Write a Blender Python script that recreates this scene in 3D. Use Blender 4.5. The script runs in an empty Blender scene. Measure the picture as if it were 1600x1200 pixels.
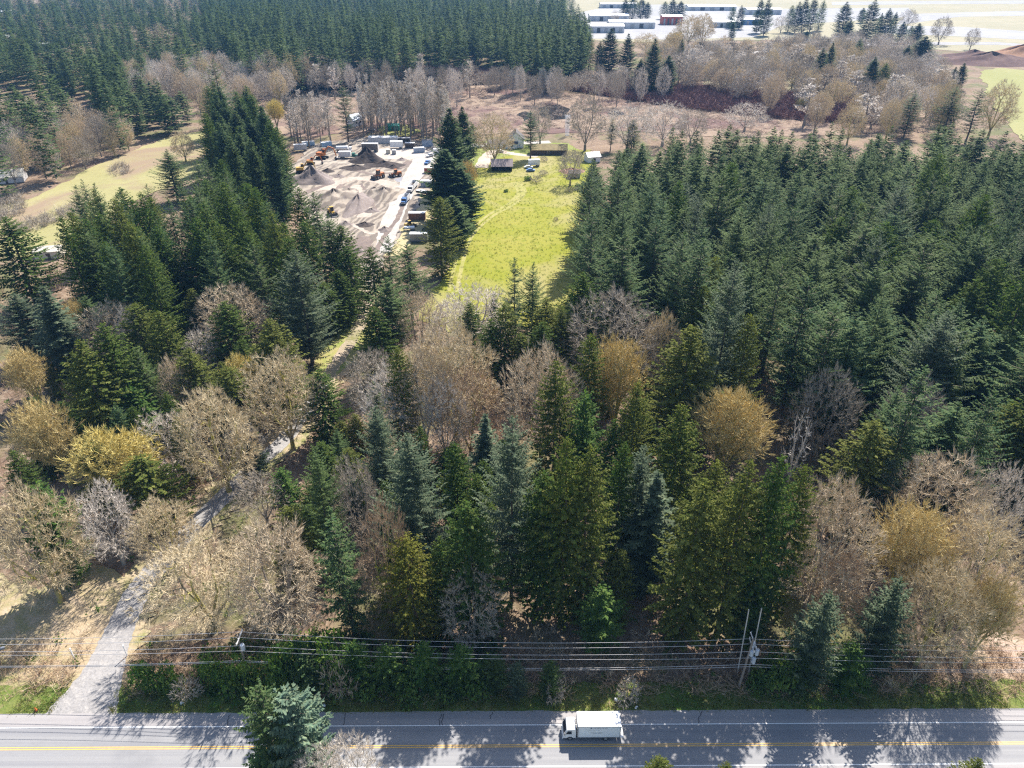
import bpy, bmesh, math, random
import numpy as np
from mathutils import Vector, Matrix

S = bpy.context.scene
COL = S.collection
# ------------------------------------------------------------------ camera
CAM_H = 98.0; PITCH = math.radians(31.0); FPX = 1130.0        # drone height, pitch, focal length (in pixels of a 1600 wide frame)
cam_d = bpy.data.cameras.new('camera'); cam = bpy.data.objects.new('camera', cam_d); COL.objects.link(cam)
cam_d.sensor_width = 36.0; cam_d.lens = FPX / 1600 * 36.0
cam_d.clip_start = 1.0; cam_d.clip_end = 9000.0
cam.location = (0, 0, CAM_H); cam.rotation_euler = (math.radians(90) - PITCH, 0, 0)
S.camera = cam
# ------------------------------------------------------------------ light
SUN_EL = math.radians(48); SUN_AZ = math.radians(26)          # azimuth from +Y towards +X
w = bpy.data.worlds.new('World'); S.world = w; w.use_nodes = True
nt = w.node_tree; bg = nt.nodes['Background']
sky = nt.nodes.new('ShaderNodeTexSky'); sky.sky_type = 'NISHITA'; sky.sun_disc = False
sky.sun_elevation = SUN_EL; sky.sun_rotation = SUN_AZ
sky.air_density = 1.0; sky.dust_density = 1.2
nt.links.new(sky.outputs[0], bg.inputs[0]); bg.inputs[1].default_value = 0.105
sd = bpy.data.lights.new('sun', 'SUN'); sun = bpy.data.objects.new('sun', sd); COL.objects.link(sun)
sd.energy = 5.0; sd.angle = math.radians(0.53); sd.color = (1.0, 0.94, 0.86)
sv = Vector((math.sin(SUN_AZ) * math.cos(SUN_EL), math.cos(SUN_AZ) * math.cos(SUN_EL), math.sin(SUN_EL)))
sun.rotation_euler = sv.to_track_quat('Z', 'Y').to_euler(); sun.location = (150, 300, 350)
S.view_settings.view_transform = 'Standard'; S.view_settings.look = 'None'
S.view_settings.exposure = 1.1; S.view_settings.gamma = 1.0
cy = S.cycles
cy.use_denoising = False; cy.pixel_filter_type = 'BLACKMAN_HARRIS'; cy.filter_width = 1.25
cy.max_bounces = 5; cy.diffuse_bounces = 3; cy.glossy_bounces = 2; cy.transmission_bounces = 3; cy.volume_bounces = 0
cy.caustics_reflective = False; cy.caustics_refractive = False

# ------------------------------------------------------------------ helpers
cP, sP = math.cos(PITCH), math.sin(PITCH)
def at(u, v, z=0.0):
    """ground point (or point at height z) seen at pixel u, v of the 1600x1200 photograph"""
    a = (u - 800) / FPX; b = -(v - 600) / FPX
    d = (a, cP + b * sP, -sP + b * cP); t = (z - CAM_H) / d[2]
    return (d[0] * t, d[1] * t)
def proj(x, y, z):
    z = z - CAM_H; dep = y * cP - z * sP; up = y * sP + z * cP
    return 800 + FPX * x / dep, 600 - FPX * up / dep, dep / FPX
def inside(poly, x, y):
    c = False; j = len(poly) - 1
    for i in range(len(poly)):
        xi, yi = poly[i]; xj, yj = poly[j]
        if (yi > y) != (yj > y) and x < (xj - xi) * (y - yi) / (yj - yi) + xi: c = not c
        j = i
    return c
def seg_dist(line, x, y):
    best = 1e9
    for (ax, ay), (bx, by) in zip(line[:-1], line[1:]):
        dx, dy = bx - ax, by - ay; t = max(0, min(1, ((x - ax) * dx + (y - ay) * dy) / (dx * dx + dy * dy + 1e-9)))
        best = min(best, math.hypot(x - ax - t * dx, y - ay - t * dy))
    return best

class MB:
    """collects faces and links them as one mesh object"""
    def __init__(s): s.v = []; s.f = []; s.m = []; s.r = []; s.n = 0
    def add(s, v, f, mat=0, rnd=None):
        v = np.asarray(v, dtype=np.float64).reshape(-1, 3); f = np.asarray(f, dtype=np.int64)
        s.v.append(v); s.f.append(f + s.n); s.n += len(v)
        s.m.append(np.full(len(f), mat, dtype=np.int32))
        s.r.append(np.random.rand(len(f)) if rnd is None else np.broadcast_to(np.asarray(rnd, dtype=np.float64), (len(f),)))
        return s
    def quads(s, P, mat=0, rnd=None):                         # P: (N,4,3)
        P = np.asarray(P); n = len(P)
        if n: s.add(P.reshape(-1, 3), np.arange(n * 4).reshape(n, 4), mat, rnd)
        return s
    def tris(s, P, mat=0, rnd=None):
        P = np.asarray(P); n = len(P)
        if n: s.add(P.reshape(-1, 3), np.arange(n * 3).reshape(n, 3), mat, rnd)
        return s
    def box(s, c, d, rz=0.0, mat=0, taper=1.0, ty=1.0):
        cx, cy_, cz = c; a, b, h = d[0] / 2, d[1] / 2, d[2] / 2
        v = np.array([(-a, -b, -h), (a, -b, -h), (a, b, -h), (-a, b, -h), (-a * taper, -b * ty, h), (a * taper, -b * ty, h), (a * taper, b * ty, h), (-a * taper, b * ty, h)])
        if rz:
            q = v.copy(); v[:, 0] = q[:, 0] * math.cos(rz) - q[:, 1] * math.sin(rz); v[:, 1] = q[:, 0] * math.sin(rz) + q[:, 1] * math.cos(rz)
        return s.add(v + np.array(c), [(3, 2, 1, 0), (4, 5, 6, 7), (0, 1, 5, 4), (1, 2, 6, 5), (2, 3, 7, 6), (3, 0, 4, 7)], mat)
    def tube(s, p0, p1, r0, r1=None, n=8, mat=0, cap=True):
        r1 = r0 if r1 is None else r1
        p0 = np.array(p0, float); p1 = np.array(p1, float); d = p1 - p0; d = d / (np.linalg.norm(d) + 1e-9)
        a = np.cross(d, (0, 0, 1) if abs(d[2]) < 0.9 else (1, 0, 0)); a /= np.linalg.norm(a); b = np.cross(d, a)
        t = np.linspace(0, 2 * math.pi, n, endpoint=False); ring = np.outer(np.cos(t), a) + np.outer(np.sin(t), b)
        s.add(np.vstack([p0 + ring * r0, p1 + ring * r1]), [(i, (i + 1) % n, n + (i + 1) % n, n + i) for i in range(n)], mat)
        if cap:
            for c, r in ((p0, r0), (p1, r1)):
                s.add(np.vstack([[c], c + ring * r]), [(0, 1 + i, 1 + (i + 1) % n) for i in range(n)], mat)
        return s
    def mesh(s, name, mats, smooth=False):
        me = bpy.data.meshes.new(name)
        V = np.vstack(s.v); me.vertices.add(len(V)); me.vertices.foreach_set('co', V.ravel())
        loops = np.concatenate([f.ravel() for f in s.f]); sizes = np.concatenate([np.full(len(f), f.shape[1]) for f in s.f])
        me.loops.add(len(loops)); me.loops.foreach_set('vertex_index', loops.astype(np.int32))
        me.polygons.add(len(sizes)); me.polygons.foreach_set('loop_start', np.concatenate([[0], np.cumsum(sizes)[:-1]]).astype(np.int32))
        for m in (mats if isinstance(mats, (list, tuple)) else [mats]): me.materials.append(m)
        me.polygons.foreach_set('material_index', np.concatenate(s.m))
        at_ = me.attributes.new('rnd', 'FLOAT', 'FACE'); at_.data.foreach_set('value', np.concatenate(s.r).astype(np.float32))
        me.polygons.foreach_set('use_smooth', np.full(len(sizes), bool(smooth)))
        me.update(calc_edges=True)
        return me
    def build(s, name, mats, parent=None, smooth=False, loc=None, rz=0.0):
        o = bpy.data.objects.new(name, s.mesh(name, mats, smooth)); COL.objects.link(o)
        if parent is not None: o.parent = parent
        if loc is not None: o.location = loc
        o.rotation_euler.z = rz
        return o

def tag(o, label=None, cat=None, group=None, kind=None):
    if label: o['label'] = label
    if cat: o['category'] = cat
    if group: o['group'] = group
    if kind: o['kind'] = kind
    return o
def thing(name, label, cat, loc=(0, 0, 0), rz=0.0, group=None):
    o = bpy.data.objects.new(name, None); COL.objects.link(o); o.empty_display_size = 0.5
    o.location = loc; o.rotation_euler = (0, 0, rz)
    return tag(o, label, cat, group)
def link_mesh(name, me, parent=None):
    o = bpy.data.objects.new(name, me); COL.objects.link(o)
    if parent is not None: o.parent = parent
    return o

# ------------------------------------------------------------------ materials
def new_mat(name):
    m = bpy.data.materials.new(name); m.use_nodes = True; n = m.node_tree.nodes; l = m.node_tree.links
    return m, n, l, n['Principled BSDF']
def set_in(b, **k):
    for a, v in k.items():
        key = a.replace('_', ' ')
        for kk in b.inputs.keys():
            if kk.lower() == key.lower(): b.inputs[kk].default_value = v
def c4(c): return (c[0], c[1], c[2], 1.0)
def noise(n, l, vec, scale, detail=4.0, rough=0.55, dist=0.0):
    t = n.new('ShaderNodeTexNoise'); t.inputs['Scale'].default_value = scale; t.inputs['Detail'].default_value = detail
    t.inputs['Roughness'].default_value = rough; t.inputs['Distortion'].default_value = dist
    if vec is not None: l.new(vec, t.inputs['Vector'])
    return t.outputs['Fac']
def ramp(n, l, fac, a, b, c0=(0, 0, 0), c1=(1, 1, 1)):
    r = n.new('ShaderNodeValToRGB'); e = r.color_ramp.elements; e[0].position = a; e[1].position = b; e[0].color = c4(c0); e[1].color = c4(c1)
    l.new(fac, r.inputs[0]); return r.outputs[0]
def mix(n, l, fac, a, b, mode='MIX'):
    m = n.new('ShaderNodeMix'); m.data_type = 'RGBA'; m.blend_type = mode
    for sock, v in ((m.inputs[0], fac), (m.inputs[6], a), (m.inputs[7], b)):
        if hasattr(v, 'is_linked') or hasattr(v, 'links'): l.new(v, sock)
        elif isinstance(v, (tuple, list)): sock.default_value = c4(v)
        else: sock.default_value = v
    return m.outputs[2]
def pos(n): return n.new('ShaderNodeNewGeometry').outputs['Position']
def obco(n): return n.new('ShaderNodeTexCoord').outputs['Object']
def mapping(n, l, vec, scale=(1, 1, 1), rot=(0, 0, 0)):
    m = n.new('ShaderNodeMapping'); m.inputs['Scale'].default_value = scale; m.inputs['Rotation'].default_value = rot; l.new(vec, m.inputs['Vector']); return m.outputs[0]
def bump(n, l, b, h, strength=0.3, dist=0.1):
    u = n.new('ShaderNodeBump'); u.inputs['Strength'].default_value = strength; u.inputs['Distance'].default_value = dist
    l.new(h, u.inputs['Height']); l.new(u.outputs[0], b.inputs['Normal'])

def foliage_mat(name, ca, cb, cc, trans=0.35, tint=(1.25, 1.35, 0.7)):
    """leaf spray: colour drifts per tree (object random) and per spray (face attribute 'rnd')"""
    m, n, l, b = new_mat(name)
    oi = n.new('ShaderNodeObjectInfo'); av = n.new('ShaderNodeAttribute'); av.attribute_name = 'rnd'
    base = mix(n, l, oi.outputs['Random'], ca, cb)
    f = ramp(n, l, av.outputs['Fac'], 0.35, 1.0)
    col = mix(n, l, f, base, cc)
    hs = n.new('ShaderNodeHueSaturation'); l.new(col, hs.inputs['Color'])
    mr = n.new('ShaderNodeMapRange'); l.new(noise(n, l, obco(n), 0.35, 2.0), mr.inputs[0]); mr.inputs[1].default_value = 0.3; mr.inputs[2].default_value = 0.7; mr.inputs[3].default_value = 0.65; mr.inputs[4].default_value = 1.35
    l.new(mr.outputs[0], hs.inputs['Value'])
    l.new(hs.outputs[0], b.inputs['Base Color']); set_in(b, Roughness=0.8); b.inputs['Specular IOR Level'].default_value = 0.12
    t = n.new('ShaderNodeBsdfTranslucent'); l.new(mix(n, l, 1.0, hs.outputs[0], tint, 'MULTIPLY'), t.inputs['Color'])
    ms = n.new('ShaderNodeMixShader'); ms.inputs[0].default_value = trans
    out = n['Material Output']; l.new(b.outputs[0], ms.inputs[1]); l.new(t.outputs[0], ms.inputs[2]); l.new(ms.outputs[0], out.inputs['Surface'])
    return m
def twig_mat(name, ca, cb, moss=None):
    m, n, l, b = new_mat(name)
    oi = n.new('ShaderNodeObjectInfo'); av = n.new('ShaderNodeAttribute'); av.attribute_name = 'rnd'
    base = mix(n, l, oi.outputs['Random'], ca, cb)
    col = mix(n, l, av.outputs['Fac'], base, tuple(0.80 * (x + y) / 2 for x, y in zip(ca, cb)))
    if moss:
        col = mix(n, l, ramp(n, l, noise(n, l, obco(n), 0.5, 3.0), 0.38, 0.58), col, moss)
    l.new(col, b.inputs['Base Color']); set_in(b, Roughness=0.85); b.inputs['Specular IOR Level'].default_value = 0.2
    return m
def plain(name, c, rough=0.6, metal=0.0, var=0.12, scale=1.5, c2=None):
    m, n, l, b = new_mat(name)
    c2 = c2 or tuple(x * (1 - var) for x in c)
    l.new(mix(n, l, ramp(n, l, noise(n, l, obco(n), scale, 5.0), 0.35, 0.65), c, c2), b.inputs['Base Color'])
    set_in(b, Roughness=rough, Metallic=metal)
    return m
def ground_mat(name, c1, c2, c3, s1=0.04, s2=0.6, a=(0.4, 0.6), d=(0.5, 0.72), bs=0.4, c4_=None, s4=0.012):
    m, n, l, b = new_mat(name); p = pos(n)
    k = mix(n, l, ramp(n, l, noise(n, l, p, s1, 6.0, 0.6, 0.6), *a), c1, c2)
    k = mix(n, l, ramp(n, l, noise(n, l, p, s2, 5.0, 0.65), *d), k, c3)
    if c4_: k = mix(n, l, ramp(n, l, noise(n, l, p, s4, 5.0, 0.6, 0.8), 0.5, 0.62), k, c4_)
    fine = noise(n, l, p, 2.6, 5.0, 0.7)
    k = mix(n, l, 1.0, k, ramp(n, l, fine, 0.25, 0.75, (0.72, 0.72, 0.72), (1.22, 1.22, 1.22)), 'MULTIPLY')
    l.new(k, b.inputs['Base Color']); set_in(b, Roughness=0.95); b.inputs['Specular IOR Level'].default_value = 0.15
    bump(n, l, b, fine, bs, 0.25)
    return m

M = {}
M['fir'] = foliage_mat('fir_needles', (0.034, 0.078, 0.034), (0.078, 0.116, 0.038), (0.135, 0.180, 0.066), 0.38)
M['blue'] = foliage_mat('blue_fir_needles', (0.060, 0.092, 0.052), (0.078, 0.108, 0.064), (0.150, 0.175, 0.105), 0.32, (1.15, 1.3, 0.8))
M['cedar'] = foliage_mat('cedar_fronds', (0.082, 0.120, 0.022), (0.125, 0.142, 0.032), (0.215, 0.220, 0.060), 0.44)
M['dcedar'] = foliage_mat('dark_cedar_fronds', (0.044, 0.098, 0.020), (0.076, 0.120, 0.024), (0.145, 0.180, 0.045), 0.44)
M['gold'] = foliage_mat('golden_cedar_fronds', (0.105, 0.130, 0.020), (0.12, 0.13, 0.022), (0.23, 0.21, 0.04), 0.42)
M['bush'] = foliage_mat('bush_leaves', (0.048, 0.112, 0.024), (0.075, 0.135, 0.032), (0.170, 0.235, 0.060), 0.40)
M['pinen'] = foliage_mat('pine_needles', (0.095, 0.155, 0.105), (0.12, 0.18, 0.13), (0.20, 0.25, 0.15), 0.26, (1.1, 1.2, 0.9))
M['tan'] = twig_mat('tan_twigs', (0.60, 0.49, 0.305), (0.66, 0.55, 0.365))
M['pink'] = twig_mat('pinkish_twigs', (0.58, 0.47, 0.325), (0.62, 0.51, 0.365))
M['golden'] = twig_mat('golden_twigs', (0.62, 0.48, 0.20), (0.64, 0.52, 0.26))
M['yellow'] = twig_mat('yellow_catkins', (0.70, 0.58, 0.20), (0.64, 0.53, 0.22))
M['pale'] = twig_mat('pale_twigs', (0.650, 0.585, 0.520), (0.702, 0.624, 0.520))
M['grey'] = twig_mat('grey_twigs', (0.42, 0.36, 0.285), (0.48, 0.42, 0.34))
M['brown'] = twig_mat('brown_twigs', (0.44, 0.31, 0.20), (0.47, 0.34, 0.22))
M['snag'] = twig_mat('bleached_wood', (0.62, 0.58, 0.54), (0.60, 0.55, 0.50))
M['bark'] = twig_mat('bark', (0.11, 0.085, 0.065), (0.15, 0.12, 0.10))
M['moss'] = twig_mat('mossy_bark', (0.25, 0.21, 0.15), (0.30, 0.25, 0.18), (0.40, 0.36, 0.09))
M['palebark'] = twig_mat('pale_bark', (0.36, 0.32, 0.27), (0.42, 0.38, 0.33))
M['midbark'] = twig_mat('limb_bark', (0.24, 0.20, 0.165), (0.29, 0.25, 0.21))
# ------------------------------------------------------------------ tree shapes (numpy)
def U(a, b, n=None): return np.random.uniform(a, b, n)
def unit(v): return v / (np.linalg.norm(v, axis=-1, keepdims=True) + 1e-9)
def trunk_mb(h, r, lean=0.0, n=9, k=10):
    mb = MB(); zs = np.linspace(-0.5, h, k); t = np.linspace(0, 2 * math.pi, n, endpoint=False); P = []
    for z in zs:
        f = max(0.02, 1 - max(z, 0) / h); rr = r * (0.12 + 0.88 * f) * (1.35 if z < 0.6 else 1)
        ox = math.sin(z * 0.23) * 0.12; oy = math.cos(z * 0.31) * 0.12
        P.append(np.stack([ox + np.cos(t) * rr, oy + np.sin(t) * rr, np.full(n, z)], 1))
    P = np.vstack(P); F = [(i * n + j, i * n + (j + 1) % n, (i + 1) * n + (j + 1) % n, (i + 1) * n + j) for i in range(k - 1) for j in range(n)]
    return mb.add(P, F)
KNEE = 0.52                                                    # share of the crown, from the tip, over which it widens
def conifer_branches(h, R, cb, spacing, nper, power, jit, ragged=0.25):
    """one row per branch: height, azimuth, length"""
    out = []; z = cb; a0 = 0
    while z < h - 0.5:
        t = (z - cb) / (h - cb)
        prof = min(1.0, (1 - t) / KNEE) ** power * min(1.0, 0.62 + t * 1.6)
        n = nper + (np.random.rand() < 0.5)
        if t > 0.85: n = max(3, n - 2)
        a0 += 0.7 + np.random.rand()
        for i in range(n):
            L = max(0.35, R * prof * U(1 - jit, 1 + jit) * (U(0.35, 0.7) if np.random.rand() < ragged * 0.5 else 1))
            out.append((z + U(-0.5, 0.5) * spacing, a0 + i * 2 * math.pi / n + U(-0.3, 0.3), L))
        z += spacing * U(0.8, 1.2) * (1 - 0.45 * t)
    return out
def fir_crown(h, R, cb=3.0, spacing=0.75, nper=6, power=0.75, jit=0.22, droop=0.30, up=0.30, step=0.42, wide=1.0, ragged=0.25, spray=1.0, wood=False):
    """whorled limbs that sag and lift at the tip, flat side sprays along each limb"""
    mb = MB(); Q = []; W = []
    for (z, a, L) in conifer_branches(h, R, cb, spacing, nper, power, jit, ragged):
        t = (z - cb) / (h - cb)
        d = np.array((math.cos(a), math.sin(a), 0.0)); sd_ = np.array((-math.sin(a), math.cos(a), 0.0))
        dr = droop * U(0.7, 1.3) * (1 - 0.8 * t) - 0.55 * max(0, t - 0.55)
        k = max(3, int(L / step)); s = (np.arange(k) + U(0.2, 0.8, k)) / k; s = np.clip(s, 0.08, 1)
        if L > 3.0: s = s[s > U(0.05, 0.2)]
        k = len(s)
        px = s * L; pz = z - dr * L * s + up * L * s ** 2.4
        P = np.outer(px, d); P[:, 2] = pz; P += sd_ * (U(-1, 1, (k, 1)) * 0.06 * L * s[:, None])
        wl = (0.22 + 0.62 * (1 - s) ** 0.8) * min(1.45, 0.32 + 0.36 * L) * wide
        for sg in (-1, 1):
            ww = wl * U(0.65, 1.3, k)
            tip = P + sd_ * (sg * ww * 0.85)[:, None] + d * (ww * U(0.35, 0.75, k))[:, None]; tip[:, 2] -= ww * U(0.0, 0.38, k)
            b0 = P - d * 0.20 * spray; b1 = P + d * 0.24 * spray; b1[:, 2] += 0.04
            n_ = unit(tip - P); e = d * (0.09 * spray)
            Q.append(np.stack([b0, b1, tip + e, tip - e], 1))
        tp = P[-1] + d * min(0.5, 0.2 * L) + np.array((0, 0, 0.10 * L * up))
        Q.append(np.stack([P[-1] - sd_ * 0.16, P[-1] + sd_ * 0.16, tp + sd_ * 0.03, tp - sd_ * 0.03])[None])
        if wood and L > 1.5:
            m_ = P[k // 2]; o = np.array((0, 0, z)); W.append(np.stack([o - sd_ * 0.05, o + sd_ * 0.05, m_ + sd_ * 0.03, m_ - sd_ * 0.03]))
    top = np.array((0.0, 0.0, h))                                         # leader
    for i in range(6):
        a = i * 1.05; q = np.array((math.cos(a), math.sin(a), 0)); zz = h - 1.1 + 0.13 * i
        Q.append(np.stack([(0, 0, zz), (0, 0, zz + 0.25), q * (0.42 - 0.05 * i) + (0, 0, zz + 0.30), q * (0.42 - 0.05 * i) + (0, 0, zz + 0.2)])[None])
    Q.append(np.array([[(-0.05, 0, h - 1.4), (0.05, 0, h - 1.4), (0.02, 0, h), (-0.02, 0, h)], [(0, -0.05, h - 1.4), (0, 0.05, h - 1.4), (0, 0.02, h), (0, -0.02, h)]]))
    mb.quads(np.concatenate(Q), 0)
    if W: mb.quads(np.array(W), 1)
    return mb
def cedar_crown(h, R, cb=1.5, spacing=0.62, nper=7, power=0.62, jit=0.25, step=0.36, hang=0.75, leaf=0.62, tops=1, ragged=0.3):
    """dense crown of hanging, flattened fronds on limbs that dip and turn up"""
    mb = MB(); T = []
    for (z, a, L) in conifer_branches(h, R, cb, spacing, nper, power, jit, ragged):
        t = (z - cb) / (h - cb)
        d = np.array((math.cos(a), math.sin(a), 0.0)); sd_ = np.array((-math.sin(a), math.cos(a), 0.0))
        k = max(3, int(L / step)); s = np.clip((np.arange(k) + U(0.1, 0.9, k)) / k, 0.1, 1)
        if L > 2.5: s = s[s > 0.2]; k = len(s)
        P = np.outer(s * L, d); P[:, 2] = z + (0.35 * t - 0.30 * (1 - t)) * L * s + 0.22 * L * s ** 3
        for rep in range(3):
            ln = leaf * U(0.7, 1.5, k) * (0.6 + 0.4 * min(1, L / 2.5)); az = U(-1.0, 1.0, k)
            out = d * np.cos(az)[:, None] + sd_ * np.sin(az)[:, None]
            down = U(0.1, hang, k)
            tip = P + out * (ln * (1 - 0.55 * down))[:, None]; tip[:, 2] -= ln * down
            side = unit(np.cross(out, (0, 0, 1.0)) + U(-0.5, 0.5, (k, 3))) * (ln * U(0.22, 0.36, k))[:, None]
            mid = (P * 0.45 + tip * 0.55); mid[:, 2] += 0.06
            T.append(np.stack([P, mid + side, tip, mid - side], 1))
    for i in range(10):
        a = i * 2.4; q = np.array((math.cos(a), math.sin(a), 0)); zz = h - 1.3 + 0.12 * i
        T.append(np.stack([(0, 0, zz), q * 0.25 + (0, 0, zz - 0.1), q * (0.5 - 0.04 * i) + (0, 0, zz - 0.1), q * 0.2 + (0, 0, zz + 0.25)])[None])
    mb.quads(np.concatenate(T), 0)
    return mb
def grow_to(targets, start, r_tip, split_bias=0.42, wob=0.06):
    """branching skeleton that reaches every target: clusters of targets share limbs"""
    segs = []
    def rec(p, T, lvl, pd):
        n = len(T)
        if n == 1:
            segs.append((p, T[0], r_tip * 1.2, r_tip * 0.6, lvl)); return
        dirs = unit(T - p)
        k = 2 if (n < 9 or np.random.rand() < 0.6) else 3
        if lvl == 0: k = min(n, np.random.randint(4, 7))
        c = dirs[np.random.choice(n, k, replace=False)]
        for _ in range(4):
            lab = np.argmax(dirs @ c.T, 1)
            c = np.array([unit(dirs[lab == j].mean(0)) if (lab == j).any() else c[j] for j in range(k)])
        for j in range(k):
            Tj = T[lab == j]; m = len(Tj)
            if m == 0: continue
            if m == n and n > 2:
                h2 = n // 2; order = np.argsort(Tj @ np.random.randn(3)); parts = (Tj[order[:h2]], Tj[order[h2:]])
            else: parts = (Tj,)
            for Tq in parts:
                m = len(Tq); ce = Tq.mean(0); dv = ce - p; ln = np.linalg.norm(dv)
                f = split_bias if m > 1 else 1.0
                q = p + dv * f + pd * ln * 0.07 + np.random.randn(3) * ln * wob * f
                r0 = r_tip * m ** 0.48; r1 = r_tip * max(1, m / 1.8) ** 0.48
                if m == 1: segs.append((p, Tq[0], r_tip * 1.2, r_tip * 0.6, lvl + 1))
                else:
                    segs.append((p, q, r0, r1, lvl + 1)); rec(q, Tq, lvl + 1, unit(q - p))
    rec(np.array(start, float), targets, 0, np.array((0, 0, 1.0)))
    return segs
def ribbons(p0, p1, w0, w1):
    d = unit(p1 - p0); s = unit(np.cross(d, unit(np.random.randn(len(p0), 3))))
    return np.stack([p0 - s * w0[:, None], p0 + s * w0[:, None], p1 + s * w1[:, None], p1 - s * w1[:, None]], 1)
def bare_crown(h, R, ntar=520, z0=0.30, fork=0.16, shell=0.55, spurs=4, spur_len=0.9, r_tip=0.022, flat=1.0, tw=0.026, droop=0.0, base_r=0.5, lobes=0):
    """leafless tree: returns (wood MB, twig MB). Limb targets fill a dome"""
    u = np.random.randn(ntar * 4, 3); u = unit(u); rad = U(shell ** 3, 1, ntar * 4) ** (1 / 3)
    cz = h * (z0 + (1 - z0) * 0.42); up = (h - cz) * flat; dn = cz - h * z0
    pts = u * rad[:, None]; pts[:, 0] *= R; pts[:, 1] *= R; pts[:, 2] = np.where(pts[:, 2] > 0, pts[:, 2] * up, pts[:, 2] * dn) + cz
    ph = np.arctan2(pts[:, 1], pts[:, 0]); k1, k2, k3 = U(0, 6.28, 3); lump = 1 + 0.17 * np.sin(ph * 2 + k1) + 0.13 * np.sin(ph * 5 + pts[:, 2] * 0.5 + k2) + 0.10 * np.sin(pts[:, 2] * 0.8 + ph * 3 + k3)
    pts[:, 0] *= lump; pts[:, 1] *= lump; pts[:, 2] = cz + (pts[:, 2] - cz) * (1 + 0.12 * np.sin(ph * 3 + k2) + 0.08 * np.sin(ph * 7 + k3))
    wgt = np.where(pts[:, 2] > cz - 0.3 * dn, 1.0, 0.6); keep = np.random.rand(len(pts)) < wgt; T = pts[keep][:ntar]
    if lobes:
        c = unit(np.random.randn(lobes, 3)) * 0.62; c[:, 2] = np.abs(c[:, 2]) * 0.9 - 0.1
        C = np.stack([c[:, 0] * R, c[:, 1] * R, cz + np.where(c[:, 2] > 0, c[:, 2] * up, c[:, 2] * dn)], 1)
        j = np.random.randint(0, lobes, len(T)); T = T * 0.55 + (C[j] + unit(np.random.randn(len(T), 3)) * R * 0.42 * rad[:len(T), None]) * 0.45
    segs = grow_to(T, (0, 0, h * fork), r_tip)
    wood, tw_ = MB(), MB()
    wood.tube((0, 0, -0.4), (0, 0, h * fork), base_r * 1.15, base_r * 0.85, 9)
    A = [s for s in segs if s[2] > 0.075]; B = [s for s in segs if s[2] <= 0.075]
    for p, q, r0, r1, lv in A: wood.tube(p, q, r0, r1, 6 if r0 > 0.15 else 4, 0, False)
    p0 = np.array([s[0] for s in B]); p1 = np.array([s[1] for s in B])
    w0 = np.array([max(s[2], tw) for s in B]); w1 = np.array([max(s[3], tw * 0.8) for s in B])
    tw_.quads(ribbons(p0, p1, w0, w1)); 
    ends = [s for s in segs if s[3] < r_tip * 0.7]
    e0 = np.array([s[0] for s in ends]); e1 = np.array([s[1] for s in ends]); d = unit(e1 - e0)
    for k in range(spurs):
        f = U(0.35, 1.0, len(e0))[:, None]; b = e0 + (e1 - e0) * f
        rad_ = unit(b - np.array((0, 0, h * 0.25)))                            # twigs fan out from the crown's base
        dd = unit(d * 0.6 + rad_ * 0.65 + np.random.randn(len(e0), 3) * 0.30 + np.array((0, 0, 0.12 - droop)))
        ln = U(0.4, 1.0, len(e0)) * spur_len; t = b + dd * ln[:, None]
        tw_.quads(ribbons(b, t, np.full(len(b), tw), np.full(len(b), tw * 0.5)))
    return wood, tw_
def alder_crown(h, R, n=34, tw=0.03, z0=0.42, tr=0.24):
    wood, t = trunk_mb(h, tr, 0, 7, 8), MB()
    Q0, Q1 = [], []
    for i in range(n):
        z = h * U(z0, 0.97); a = U(0, 6.28); f = (z / h - z0) / (1 - z0); L = R * (1.05 - 0.75 * f) * U(0.6, 1.15)
        p = np.array((0, 0, z)); q = p + np.array((math.cos(a) * L, math.sin(a) * L, L * U(0.7, 1.2)))
        Q0.append(p); Q1.append(q)
        for k in range(9):
            b = p + (q - p) * U(0.25, 1.0); e = b + unit(q - p + np.random.randn(3) * L * 0.55) * U(0.5, 1.4)
            Q0.append(b); Q1.append(e)
            for kk in range(3):
                c = b + (e - b) * U(0.3, 1); Q0.append(c); Q1.append(c + unit(e - b + np.random.randn(3) * 0.5) * U(0.3, 0.9))
    Q0, Q1 = np.array(Q0), np.array(Q1)
    t.quads(ribbons(Q0, Q1, np.full(len(Q0), tw), np.full(len(Q0), tw * 0.6)))
    return wood, t
def bush_crown(R, H, n=900, leaf=0.34, lumps=7):
    mb = MB(); c = np.stack([U(-0.6, 0.6, lumps) * R, U(-0.6, 0.6, lumps) * R, U(0.15, 0.62, lumps) * H], 1); r = U(0.42, 0.62, lumps)
    j = np.random.randint(0, lumps, n); u = unit(np.random.randn(n, 3)); u[:, 2] = np.abs(u[:, 2]) * np.where(np.random.rand(n) < 0.75, 1, -1)
    P = c[j] + u * (r[j] * U(0.55, 1.05, n))[:, None] * np.array((R, R, H * 0.62))
    P[:, 2] = np.maximum(P[:, 2], 0.05)
    o = unit(u + np.random.randn(n, 3) * 0.5); s = unit(np.cross(o, np.random.randn(n, 3))); ln = leaf * U(0.6, 1.6, n)
    t = P + o * ln[:, None] * 0.8; t[:, 2] -= ln * 0.3; m_ = (P + t) / 2
    mb.quads(np.stack([P, m_ + s * ln[:, None] * 0.4, t, m_ - s * ln[:, None] * 0.4], 1))
    return mb
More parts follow.
